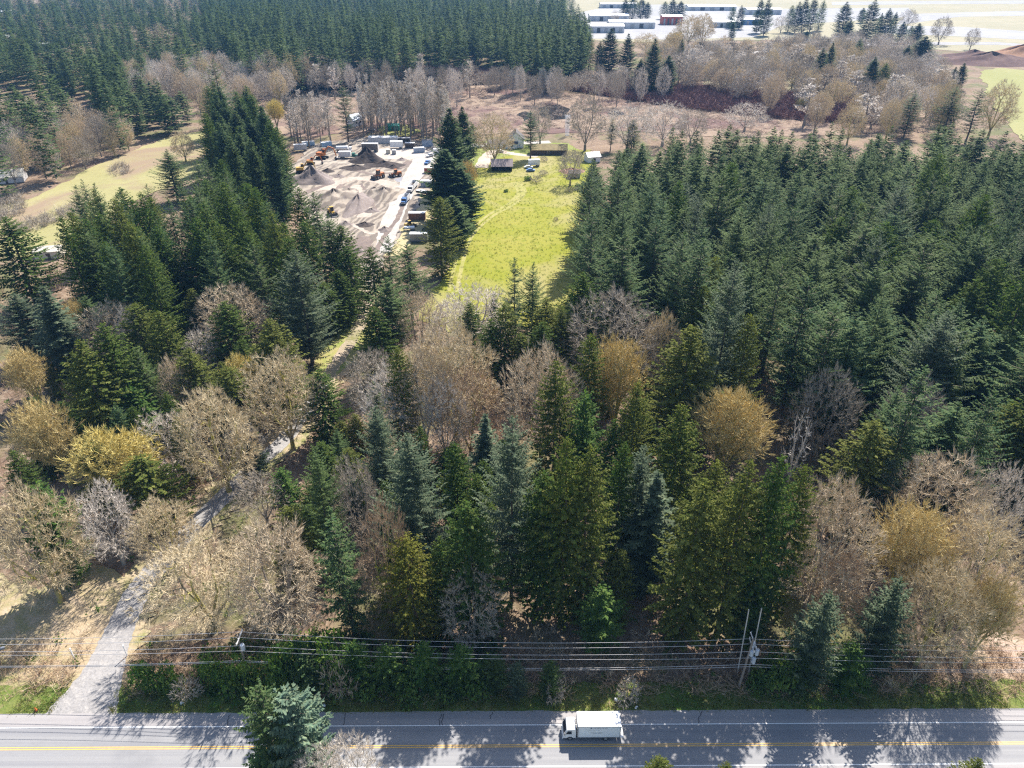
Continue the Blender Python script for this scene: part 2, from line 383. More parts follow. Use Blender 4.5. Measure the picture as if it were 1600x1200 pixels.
# ------------------------------------------------------------------ the setting: ground, road, drive, yard, meadow, marsh ...
np.random.seed(11); random.seed(11)
ROAD_T = 0.0061
def ry(x): return ROAD_T * x
def poly_sheet(name, pts, z, m, jag=1.2, seg=3.0, px=True, kind='structure'):
    W = [at(*p) for p in pts] if px else list(pts)
    out = []
    for i in range(len(W)):
        (ax, ay), (bx, by) = W[i], W[(i + 1) % len(W)]
        L = math.hypot(bx - ax, by - ay); k = max(1, min(60, int(L / seg)))
        nx, ny = -(by - ay) / (L + 1e-6), (bx - ax) / (L + 1e-6)
        for j in range(k):
            t = j / k; q = random.uniform(-jag, jag) * (1 if j else 0.3) + jag * math.sin(j * 0.7 + i) * 0.8 * (1 if j else 0)
            out.append((ax + (bx - ax) * t + nx * q, ay + (by - ay) * t + ny * q, z))
    bm = bmesh.new(); vs = [bm.verts.new(p) for p in out]; f = bm.faces.new(vs)
    if f.normal.z < 0 or sum((out[i][0] * out[(i + 1) % len(out)][1] - out[(i + 1) % len(out)][0] * out[i][1]) for i in range(len(out))) < 0: f.normal_flip()
    bmesh.ops.triangulate(bm, faces=bm.faces[:]); me = bpy.data.meshes.new(name); bm.to_mesh(me); bm.free()
    me.materials.append(m); o = link_mesh(name, me); o['kind'] = kind
    return o
def smooth_line(P, n=8):
    P = [np.array(p, float) for p in P]; out = []
    for i in range(len(P) - 1):
        p0 = P[max(i - 1, 0)]; p1 = P[i]; p2 = P[i + 1]; p3 = P[min(i + 2, len(P) - 1)]
        for j in range(n):
            t = j / n; out.append(0.5 * ((2 * p1) + (p2 - p0) * t + (2 * p0 - 5 * p1 + 4 * p2 - p3) * t * t + (3 * p1 - p0 - 3 * p2 + p3) * t ** 3))
    out.append(P[-1]); return out
def ribbon(name, line, widths, z, m, jag=0.2, kind='structure', n=10):
    L = smooth_line([(p[0], p[1], w_) for p, w_ in zip(line, widths)], n); V = []
    for i, p in enumerate(L):
        a = L[max(i - 1, 0)]; b = L[min(i + 1, len(L) - 1)]; d = b[:2] - a[:2]; d = d / (np.linalg.norm(d) + 1e-9); nx = np.array((-d[1], d[0]))
        l = p[:2] + nx * (p[2] / 2 + random.uniform(-jag, jag)); r = p[:2] - nx * (p[2] / 2 + random.uniform(-jag, jag))
        V += [(l[0], l[1], z), (r[0], r[1], z)]
    o = MB().add(V, [(2 * i, 2 * i + 1, 2 * i + 3, 2 * i + 2) for i in range(len(L) - 1)]).build(name, m); o['kind'] = kind
    return o

litter = ground_mat('leaf_litter', (0.225, 0.160, 0.110), (0.155, 0.105, 0.072), (0.30, 0.235, 0.17), 0.05, 0.7, (0.4, 0.6), (0.48, 0.7), 0.5, (0.125, 0.125, 0.055), 0.035)
G = MB()
xs = np.concatenate([np.linspace(-4000, -400, 10), np.linspace(-380, 380, 96), np.linspace(400, 4000, 10)]); ys = np.concatenate([np.linspace(-600, 40, 6), np.linspace(46, 480, 90), np.linspace(500, 6500, 24)])
X, Y = np.meshgrid(xs, ys)
Z = -0.12 - 0.10 * np.abs(np.sin(X * 0.11) * np.cos(Y * 0.13)) - 0.06 * np.sin(X * 0.37 + Y * 0.21) ** 2
nx_, ny_ = len(xs), len(ys)
G.add(np.stack([X.ravel(), Y.ravel(), Z.ravel()], 1), [(j * nx_ + i, j * nx_ + i + 1, (j + 1) * nx_ + i + 1, (j + 1) * nx_ + i) for j in range(ny_ - 1) for i in range(nx_ - 1)])
o = G.build('ground', litter, smooth=True); o['kind'] = 'structure'

# road, slightly turned against the picture
def road_strip(name, y0, y1, z, m, x0=-400, x1=400, jag=0.0, n=160):
    V = []
    for i in range(n + 1):
        x = x0 + (x1 - x0) * i / n
        V += [(x, y0 + ry(x) + random.uniform(-jag, jag), z), (x, y1 + ry(x) + random.uniform(-jag, jag), z)]
    o = MB().add(V, [(2 * i, 2 * i + 2, 2 * i + 3, 2 * i + 1) for i in range(n)]).build(name, m); o['kind'] = 'structure'; return o
def asphalt(name, c1, c2, c3):
    m, n, l, b = new_mat(name); p = pos(n)
    streak = noise(n, l, mapping(n, l, p, (0.012, 1.25, 1)), 1.0, 3.0)
    k = mix(n, l, ramp(n, l, streak, 0.40, 0.62), c1, c2)
    k = mix(n, l, ramp(n, l, noise(n, l, p, 0.12, 5.0, 0.6), 0.52, 0.75), k, c3)
    fine = noise(n, l, p, 9.0, 4.0, 0.7)
    k = mix(n, l, 1.0, k, ramp(n, l, fine, 0.2, 0.8, (0.86, 0.86, 0.86), (1.12, 1.12, 1.12)), 'MULTIPLY')
    l.new(k, b.inputs['Base Color']); set_in(b, Roughness=0.72); b.inputs['Specular IOR Level'].default_value = 0.4
    bump(n, l, b, fine, 0.15, 0.02); return m
M['lane'] = asphalt('lane_asphalt', (0.205, 0.205, 0.215), (0.250, 0.248, 0.250), (0.185, 0.186, 0.196))
M['shoulder'] = asphalt('shoulder_asphalt', (0.27, 0.255, 0.255), (0.31, 0.292, 0.285), (0.235, 0.225, 0.225))
M['paint_white'] = plain('white_road_paint', (0.78, 0.78, 0.76), 0.6, 0, 0.15, 2.0)
M['paint_yellow'] = plain('yellow_road_paint', (0.66, 0.40, 0.10), 0.6, 0, 0.18, 2.0)
M['tar'] = plain('crack_tar', (0.04, 0.04, 0.045), 0.7)
verge = ground_mat('verge_grass', (0.10, 0.155, 0.030), (0.16, 0.175, 0.050), (0.26, 0.20, 0.11), 0.10, 0.8, (0.35, 0.6), (0.52, 0.7), 0.6, (0.085, 0.16, 0.025), 0.07)
road_strip('verge', 66.4, 72.6, 0.02, verge, jag=0.55, n=500)
road_strip('near_verge', 44.0, 57.0, 0.02, verge, jag=0.4, n=300)
road_strip('road_shoulder', 56.2, 67.75, 0.06, M['shoulder'], jag=0.10, n=500)
road_strip('road', 59.0, 65.6, 0.07, M['lane'])
mk = MB()
def strip(y, wd, mi):
    V = []
    for i in range(81):
        x = -400 + i * 10; V += [(x, y + ry(x) - wd / 2, 0.078), (x, y + ry(x) + wd / 2, 0.078)]
    mk.add(V, [(2 * i, 2 * i + 2, 2 * i + 3, 2 * i + 1) for i in range(80)], mi)
strip(65.45, 0.16, 0); strip(59.12, 0.16, 0); strip(62.34, 0.15, 1); strip(62.04, 0.15, 1)
o = mk.build('road_markings', [M['paint_white'], M['paint_yellow']]); o['kind'] = 'structure'
ck = MB()
for u, v0, v1 in ((541, 1114, 1133), (690, 1116, 1134), (693.5, 1116, 1134), (1096, 1112, 1131), (360, 1117, 1134), (770, 1113, 1124)):
    P = [at(u + random.uniform(-1.5, 1.5) - 4 * math.sin(j / 3), v0 + (v1 - v0) * j / 6) for j in range(7)]
    for (ax, ay), (bx, by) in zip(P[:-1], P[1:]): ck.quads([[(ax - .05, ay, .082), (ax + .05, ay, .082), (bx + .05, by, .082), (bx - .05, by, .082)]])
o = ck.build('road_cracks', M['tar']); o['kind'] = 'structure'

# private drive from the road up to the yard
DRIVE = [at(u, v) for u, v in ((128, 1112), (160, 1050), (180, 1000), (200, 955), (222, 915), (262, 868), (305, 820), (350, 776), (398, 728), (440, 691), (472, 650), (505, 600), (532, 558), (556, 520), (570, 480), (572, 440), (570, 410))]
DRIVE[0] = (DRIVE[0][0], 66.6)
gravel = ground_mat('drive_gravel', (0.30, 0.29, 0.285), (0.235, 0.225, 0.22), (0.37, 0.35, 0.33), 0.12, 0.9, (0.35, 0.65), (0.45, 0.7), 0.4)
trackm = ground_mat('dirt_track', (0.34, 0.27, 0.20), (0.20, 0.19, 0.08), (0.40, 0.33, 0.26), 0.06, 0.5, (0.45, 0.6), (0.45, 0.7), 0.4)
bank = ground_mat('dry_grass', (0.36, 0.28, 0.175), (0.20, 0.21, 0.07), (0.42, 0.33, 0.23), 0.05, 0.5, (0.44, 0.6), (0.42, 0.68), 0.5)
ribbon('drive_verge', DRIVE[:-1], [12] + [9.5] * (len(DRIVE) - 2), 0.012, bank, 1.0)
ribbon('driveway', DRIVE[:12], [11, 6.6, 5.2, 4.8, 4.6, 4.4, 4.2, 4.1, 4.0, 4.0, 3.8, 3.4], 0.045, gravel, 0.18)
ribbon('dirt_track', DRIVE[11:], [3.4, 3.6, 3.8, 4.4, 5.5, 7], 0.03, trackm, 0.4)
poly_sheet('grass_patch', [(520, 500), (560, 470), (585, 490), (590, 530), (560, 560), (520, 590), (490, 600), (500, 550)], 0.02, ground_mat('rough_grass', (0.30, 0.27, 0.10), (0.19, 0.24, 0.05), (0.38, 0.30, 0.18), 0.08, 0.6, (0.4, 0.6), (0.5, 0.7)), 1.0)
poly_sheet('grass_bank', [(-30, 1112), (-30, 900), (60, 920), (150, 880), (200, 905), (180, 960), (160, 1010), (120, 1085), (95, 1108)], 0.006, bank, 1.0)
poly_sheet('pale_clearing', [(1420, 1010), (1500, 985), (1640, 1000), (1640, 1075), (1500, 1080), (1440, 1060)], 0.006, ground_mat('pale_leaf_litter', (0.42, 0.31, 0.24), (0.26, 0.20, 0.12), (0.48, 0.38, 0.30), 0.12, 0.8), 0.8)

# excavation yard
def yard_mat():
    m, n, l, b = new_mat('yard_dirt'); p = pos(n)
    wv = n.new('ShaderNodeTexWave'); wv.inputs['Scale'].default_value = 0.09; wv.inputs['Distortion'].default_value = 16.0; wv.inputs['Detail'].default_value = 3.0; wv.inputs['Detail Scale'].default_value = 0.9
    l.new(mapping(n, l, p, (1, 0.35, 1), (0, 0, 0.6)), wv.inputs['Vector'])
    k = mix(n, l, ramp(n, l, wv.outputs['Fac'], 0.35, 0.65), (0.285, 0.24, 0.19), (0.15, 0.122, 0.098))
    k = mix(n, l, ramp(n, l, noise(n, l, p, 0.045, 5.0, 0.6, 0.5), 0.50, 0.66), k, (0.35, 0.305, 0.25))
    k = mix(n, l, ramp(n, l, noise(n, l, mapping(n, l, p, (1, 0.4, 1), (0, 0, -0.5)), 0.30, 5.0, 0.6), 0.54, 0.70), k, (0.115, 0.092, 0.082))
    l.new(k, b.inputs['Base Color']); set_in(b, Roughness=0.95); bump(n, l, b, wv.outputs['Fac'], 0.7, 0.6); return m
M['yard'] = yard_mat()
YARD = [(545, 450), (520, 380), (470, 330), (435, 300), (445, 270), (470, 245), (490, 225), (560, 215), (640, 218), (690, 225), (700, 236), (672, 285), (650, 330), (620, 375), (592, 420), (588, 450)]
poly_sheet('yard', YARD, 0.055, M['yard'], 1.2)
ROADW = [at(u, v) for u, v in ((598, 395), (607, 360), (622, 322), (640, 285), (655, 262), (668, 246), (700, 232), (760, 226), (860, 222))]
ribbon('gravel_road', ROADW, [6, 8, 8.5, 9, 11, 13, 9, 8, 7], 0.09, ground_mat('pale_gravel', (0.42, 0.39, 0.36), (0.36, 0.33, 0.30), (0.47, 0.44, 0.41), 0.1, 0.6), 0.4)
poly_sheet('gravel_apron', [(560, 240), (600, 232), (665, 228), (672, 240), (640, 250), (590, 248)], 0.075, ground_mat('apron_gravel', (0.46, 0.41, 0.36), (0.38, 0.33, 0.28), (0.50, 0.45, 0.40), 0.1, 0.5), 0.8)
poly_sheet('yard_puddle', [(615, 280), (626, 277), (640, 279), (632, 284), (620, 284)], 0.07, plain('puddle', (0.35, 0.35, 0.37), 0.1), 0.3)
trk = ground_mat('track_soil', (0.42, 0.355, 0.30), (0.35, 0.29, 0.24), (0.47, 0.40, 0.34), 0.15, 0.7)
trk2 = ground_mat('wet_track_soil', (0.17, 0.135, 0.12), (0.22, 0.175, 0.15), (0.13, 0.10, 0.09), 0.15, 0.7)
for i, (pts, wd, mm) in enumerate((
        (((506, 300), (530, 285), (560, 279), (600, 285), (630, 300)), 7, trk), (((553, 290), (560, 310), (570, 330), (568, 340)), 6, trk), (((478, 322), (500, 300), (522, 287)), 5, trk),
        (((455, 312), (490, 296), (520, 286)), 3, trk2), (((500, 330), (520, 305), (535, 288)), 3, trk2), (((520, 335), (535, 310), (545, 290)), 2.4, trk2), (((545, 335), (555, 318), (548, 300)), 2.4, trk2),
        (((565, 288), (578, 310), (588, 330)), 1.4, trk2), (((585, 400), (600, 370), (622, 340), (632, 310)), 2.0, trk2), (((550, 350), (580, 365), (600, 352)), 2.2, trk), (((560, 250), (600, 260), (625, 262), (640, 252)), 4, trk2), (((540, 262), (580, 272), (615, 270)), 2.5, trk2))):
    ribbon('wheel_track', [at(*q) for q in pts], [wd] * len(pts), 0.068 + 0.004 * i, mm, 0.35)
poly_sheet('muddy_patch', [(546, 378), (560, 368), (578, 370), (588, 390), (580, 412), (556, 414), (548, 398)], 0.064, trk2, 0.8)
ribbon('yard_shoulder', [at(u, v) for u, v in ((612, 400), (640, 360), (662, 320), (680, 280), (690, 250))], [7, 11, 13, 12, 9], 0.035, ground_mat('yard_grass', (0.42, 0.35, 0.20), (0.36, 0.31, 0.15), (0.46, 0.40, 0.30), 0.1, 0.5), 1.0)

# meadow
meadow_m = ground_mat('meadow_grass', (0.215, 0.225, 0.022), (0.262, 0.245, 0.045), (0.165, 0.195, 0.020), 0.035, 0.35, (0.38, 0.62), (0.52, 0.70), 0.5, (0.285, 0.255, 0.10), 0.02)
poly_sheet('meadow', [(655, 500), (672, 465), (690, 440), (706, 395), (722, 340), (730, 310), (740, 282), (745, 262), (790, 244), (870, 234), (925, 234), (930, 260), (915, 320), (925, 400), (905, 520), (860, 520), (760, 500), (700, 520)], 0.03, meadow_m, 1.0)
path_m = ground_mat('meadow_path', (0.31, 0.285, 0.10), (0.27, 0.265, 0.07), (0.35, 0.31, 0.14), 0.1, 0.5)
for dx in (-6.5, 6.5):
    ribbon('meadow_path', [at(u + dx * s, v) for u, v, s in ((708, 455, 1), (716, 415, .9), (732, 370, .8), (765, 338, .7), (800, 318, .7), (815, 300, .6), (806, 285, .5))], [1.5, 1.4, 1.4, 1.6, 2, 2.5, 3], 0.036 + 0.0005 * dx, path_m, 0.12)
# house lawn and yard north of the meadow
poly_sheet('lawn', [(690, 236), (720, 222), (800, 218), (850, 222), (890, 224), (905, 238), (925, 238), (860, 238), (790, 248), (745, 264)], 0.026, ground_mat('lawn_grass', (0.20, 0.225, 0.05), (0.165, 0.205, 0.042), (0.30, 0.255, 0.15), 0.06, 0.4), 1.0)
ribbon('dirt_lane', [at(u, v) for u, v in ((752, 262), (762, 244), (775, 236), (800, 240), (840, 245))], [7, 7, 6, 5, 4], 0.044, ground_mat('lane_dirt', (0.50, 0.42, 0.34), (0.42, 0.34, 0.27), (0.52, 0.46, 0.38), 0.1, 0.5), 0.5)
poly_sheet('shed_lawn', [(590, 198), (630, 194), (660, 204), (640, 213), (600, 212)], 0.026, ground_mat('shed_grass', (0.26, 0.26, 0.08), (0.21, 0.225, 0.06), (0.33, 0.29, 0.18), 0.06, 0.4), 1.0)

# marsh
marsh_m = ground_mat('marsh_reeds', (0.26, 0.19, 0.135), (0.19, 0.13, 0.10), (0.31, 0.24, 0.175), 0.03, 0.22, (0.4, 0.6), (0.45, 0.7), 0.6, (0.14, 0.085, 0.075), 0.025)
poly_sheet('marsh', [(380, 205), (400, 160), (440, 139), (520, 131), (640, 124), (760, 130), (900, 147), (1050, 161), (1180, 172), (1320, 186), (1420, 190), (1420, 205), (1200, 215), (960, 205), (760, 210), (600, 205), (470, 215)], 0.02, marsh_m, 3.0, 9)
pond_m = plain('dark_pond_water', (0.012, 0.013, 0.016), 0.12, 0, 0.3, 0.05)
for k, pts in enumerate(([(842, 172), (858, 164), (876, 164), (890, 170), (897, 180), (885, 186), (862, 188), (846, 182)], [(446, 150), (470, 143), (520, 144), (556, 141), (556, 152), (520, 152), (480, 160), (450, 172), (440, 165)],
                         [(586, 150), (614, 148), (618, 158), (594, 162)], [(806, 180), (820, 174), (832, 180), (818, 190)], [(948, 178), (960, 172), (974, 176), (964, 184)], [(572, 168), (590, 166), (596, 176), (578, 180)])):
    poly_sheet('pond', pts, 0.05 + 0.004 * k, pond_m, 2.0, 6)

# fields, airfield, streets far off
field_m = ground_mat('dry_field', (0.285, 0.265, 0.115), (0.32, 0.29, 0.14), (0.25, 0.225, 0.105), 0.02, 0.3, (0.4, 0.6), (0.5, 0.72), 0.5, (0.26, 0.195, 0.13), 0.015)
poly_sheet('field', [(-40, 395), (-40, 330), (30, 318), (90, 290), (150, 258), (185, 246), (250, 218), (312, 205), (345, 225), (330, 262), (265, 292), (190, 320), (130, 372), (85, 405)], 0.02, field_m, 1.0, 4)
green_m = ground_mat('green_field', (0.245, 0.245, 0.095), (0.275, 0.265, 0.115), (0.215, 0.225, 0.08), 0.01, 0.2)
poly_sheet('far_field', [(1530, 112), (1565, 106), (1680, 118), (1760, 260), (1600, 225), (1562, 180)], 0.02, green_m, 2.0, 8)
poly_sheet('clearing', [(1100, 118), (1190, 88), (1330, 78), (1330, 120), (1210, 150), (1100, 142)], 0.02, ground_mat('clearing_grass', (0.33, 0.30, 0.19), (0.29, 0.26, 0.16), (0.36, 0.32, 0.22), 0.02, 0.2), 2.0, 8)
ribbon('far_road', [at(u, v) for u, v in ((1120, 92), (1180, 82), (1240, 72), (1300, 66))], [9, 9, 9, 9], 0.06, ground_mat('far_gravel', (0.6, 0.57, 0.53), (0.55, 0.52, 0.5), (0.62, 0.6, 0.56)), 0.4)
air_m = ground_mat('airfield_grass', (0.29, 0.265, 0.18), (0.33, 0.295, 0.20), (0.24, 0.235, 0.145), 0.006, 0.05)
poly_sheet('airfield', [(900, 62), (1000, 66), (1200, 62), (1400, 72), (1500, 80), (1700, 92), (2300, 80), (2300, -8), (700, -8), (880, 30)], 0.015, air_m, 3, 30)
tar_m = ground_mat('tarmac', (0.33, 0.325, 0.325), (0.28, 0.275, 0.28), (0.37, 0.36, 0.35), 0.01, 0.1)
for k, (pts, z) in enumerate((([(905, 60), (905, 20), (960, 8), (1110, 6), (1190, 14), (1420, 12), (1430, 26), (1220, 40), (1180, 58), (1040, 62)], 0.05), ([(1420, 22), (1600, 17), (1700, 18), (1700, 23), (1500, 26), (1440, 34), (1400, 40)], 0.06),
                              ([(1380, 40), (1500, 42), (1620, 50), (1800, 60), (1800, 68), (1640, 64), (1480, 56), (1380, 52)], 0.07), ([(1300, 3), (1650, 0.5), (1800, 0), (1800, 5), (1500, 6), (1300, 8)], 0.08), ([(1350, 66), (1560, 66), (1700, 76), (1700, 80), (1560, 70), (1350, 71)], 0.09))):
    poly_sheet('tarmac', pts, z, tar_m, 1.0, 30)
# ------------------------------------------------------------------ trees
np.random.seed(5); random.seed(5)
PROTO = {}                                                     # kind -> list of (height, radius, [(part name, mesh)])
def add_proto(kind, h, R, parts): PROTO.setdefault(kind, []).append((h, R, [(nm, mb.mesh(nm, mt)) for nm, mb, mt in parts]))
def conifer(kind, crown, h, R, m, tr=0.42, extra=None):
    add_proto(kind, h, R, [('crown', crown, [m, M['bark']]), ('trunk', trunk_mb(h * 0.95, tr * 0.75), M['bark'])])
for i in range(3): conifer('fir', fir_crown(34, 5.2, 3.5, 0.95 + 0.12 * i, 6, 0.72 + 0.10 * i, 0.28, 0.24, 0.44, 0.26, 0.85, 0.40, 0.58), 34, 5.2, M['fir'])
for i in range(2): conifer('fir', fir_crown(32, 4.8, 6.5, 1.20 + 0.15 * i, 6, 0.66, 0.36, 0.20, 0.50, 0.26, 0.80, 0.6, 0.58, True), 32, 4.8, M['fir'])
for i in range(2): conifer('blue', fir_crown(34, 5.8, 3, 1.0, 7, 0.80, 0.26, 0.26, 0.54, 0.24, 0.80, 0.40, 0.55), 34, 5.8, M['blue'])
for i in range(3): conifer('dense', fir_crown(34, 5.6, 2.0, 0.80, 7, 0.70 + 0.08 * i, 0.28, 0.26, 0.42, 0.36, 1.35, 0.4, 1.3), 34, 5.6, M['fir'])
conifer('spire', fir_crown(30, 3.0, 2, 0.75, 6, 0.85, 0.25, 0.32, 0.3, 0.32, 0.9, 0.3, 0.8), 30, 3.0, M['blue'], 0.32)
for i in range(2): conifer('open', fir_crown(28, 4.8, 2, 1.15, 5, 0.85, 0.3, 0.12, 0.22, 0.34, 0.75, 0.4, 0.8, True), 28, 4.8, M['fir'], 0.36)
for i in range(2): conifer('young', fir_crown(9, 2.6, 0.5, 0.42, 6, 0.75, 0.25, 0.2, 0.3, 0.26, 0.8, 0.2, 0.6), 9, 2.6, M['bush' if i else 'fir'], 0.14)
conifer('ybl', fir_crown(13, 3.2, 0.6, 0.5, 6, 0.75, 0.25, 0.2, 0.4, 0.28, 0.8, 0.2, 0.6), 13, 3.2, M['blue'], 0.18)
for i in range(3): conifer('cedar', cedar_crown(32, 4.6, 1.5, 0.68, 7, 0.60 + 0.06 * i, 0.28, 0.26, 0.8, 0.46), 32, 4.6, M['cedar'])
for i in range(2): conifer('dcedar', cedar_crown(32, 4.6, 1.5, 0.68, 7, 0.58 + 0.08 * i, 0.28, 0.26, 0.8, 0.46), 32, 4.6, M['dcedar'])
conifer('gold', cedar_crown(27, 4.6, 1.0, 0.70, 7, 0.52, 0.3, 0.25, 0.9, 0.40), 27, 4.6, M['gold'])
conifer('scedar', cedar_crown(24, 4.2, 2.0, 0.9, 5, 0.55, 0.35, 0.40, 0.8, 0.5, 1, 0.6), 24, 4.2, M['dcedar'], 0.3)
conifer('pine', fir_crown(22, 4.4, 5, 0.75, 6, 0.42, 0.3, 0.0, 0.5, 0.30, 1.0, 0.4, 0.95, True), 22, 4.4, M['pinen'], 0.3)
def bare(kind, wd, tw, h, R, wm, tm): add_proto(kind, h, R, [('crown', tw, tm), ('trunk', wd, wm)])
BK = dict(tan=('moss', 3, {}), pink=('midbark', 2, {}), golden=('moss', 2, dict(lobes=7, spur_len=1.1)), yellow=('midbark', 1, dict(lobes=6, tw=0.032)), pale=('palebark', 2, dict(ntar=900, tw=0.024)), grey=('midbark', 2, dict(ntar=950)), brown=('moss', 2, dict(ntar=900, z0=0.08)))
for kind, (wm, k, kw) in BK.items():
    for i in range(k):
        a = dict(ntar=1400, z0=0.16, fork=0.12, shell=0.60, spurs=10, spur_len=1.2, tw=0.024, r_tip=0.016); a.update(kw)
        wd, tw = bare_crown(20, 7.5, **a); bare(kind, wd, tw, 20, 7.5, M[wm], M[kind])
wd, tw = bare_crown(16, 3.0, ntar=110, z0=0.25, fork=0.3, spurs=3, spur_len=0.9, tw=0.05, r_tip=0.05, base_r=0.3); bare('snag', wd, tw, 16, 3.0, M['snag'], M['snag'])
for i in range(3):
    wd, tw = alder_crown(24, 3.6, 52, 0.085, 0.28, 0.40); bare('alder', wd, tw, 24, 3.6, M['midbark'], M['pale' if i else 'grey'])
for i in range(4): add_proto('bush', 3.4, 2.6, [('leaves', bush_crown(2.6, 3.4, 1300, 0.36), M['bush']), ('stems', MB().tube((0, 0, -.2), (0.2, 0.1, 1.8), .07, .03, 5).tube((0, 0, -.2), (-0.4, 0.2, 1.6), .06, .03, 5).tube((0, 0, -.2), (0.1, -0.5, 1.6), .06, .03, 5), M['bark'])])
for i in range(2):
    wd, tw = bare_crown(2.6, 2.0, ntar=160, z0=0.05, fork=0.02, spurs=5, spur_len=0.6, tw=0.03, base_r=0.06, r_tip=0.012); bare('shrub', wd, tw, 2.6, 2.0, M['bark'], M['grey'])

NAMES = dict(fir='fir_tree', dense='fir_tree', blue='fir_tree', spire='fir_tree', open='fir_tree', young='young_fir', ybl='young_fir', cedar='cedar_tree', dcedar='cedar_tree', gold='cedar_tree', scedar='cedar_tree', pine='pine_tree',
             tan='bare_tree', pink='bare_tree', golden='bare_tree', yellow='bare_tree', pale='bare_tree', grey='bare_tree', brown='bare_tree', snag='dead_tree', alder='alder_tree', bush='evergreen_bush', shrub='bare_shrub')
CATS = dict(fir_tree='fir tree', young_fir='young fir', cedar_tree='cedar tree', pine_tree='pine tree', bare_tree='bare tree', dead_tree='dead tree', alder_tree='alder tree', evergreen_bush='bush', bare_shrub='shrub')
PLACED = []                                                    # (x, y, radius) of every tree
def plant(kind, x, y, h, R, label, group, parts=True):
    hp, Rp, meshes = random.choice(PROTO[kind]); nm = NAMES[kind]
    root = thing(nm, label, CATS[nm], (x, y, -0.05), random.uniform(0, 6.283), group)
    s = R / Rp; root.scale = (s, s * random.uniform(0.9, 1.1), h / hp)
    if kind not in ('bush', 'young', 'shrub'): root.rotation_euler.x = random.gauss(0, 0.012); root.rotation_euler.y = random.gauss(0, 0.012)
    for part, me in meshes: link_mesh(part, me, root)
    PLACED.append((x, y, R)); return root
def from_px(kind, u, vt, base, wpx, px=False):
    dep = math.tan(PITCH + math.atan((vt - 600) / FPX))
    if base > 100 or px: y = at(800, base)[1]; h = CAM_H - y * dep
    else: h = base; y = (CAM_H - h) / dep
    dt = y * cP + (CAM_H - h) * sP; x = (u - 800) / FPX * dt
    dm = y * cP + (CAM_H - h * 0.4) * sP
    return x, y, h, wpx / 2 * dm / FPX
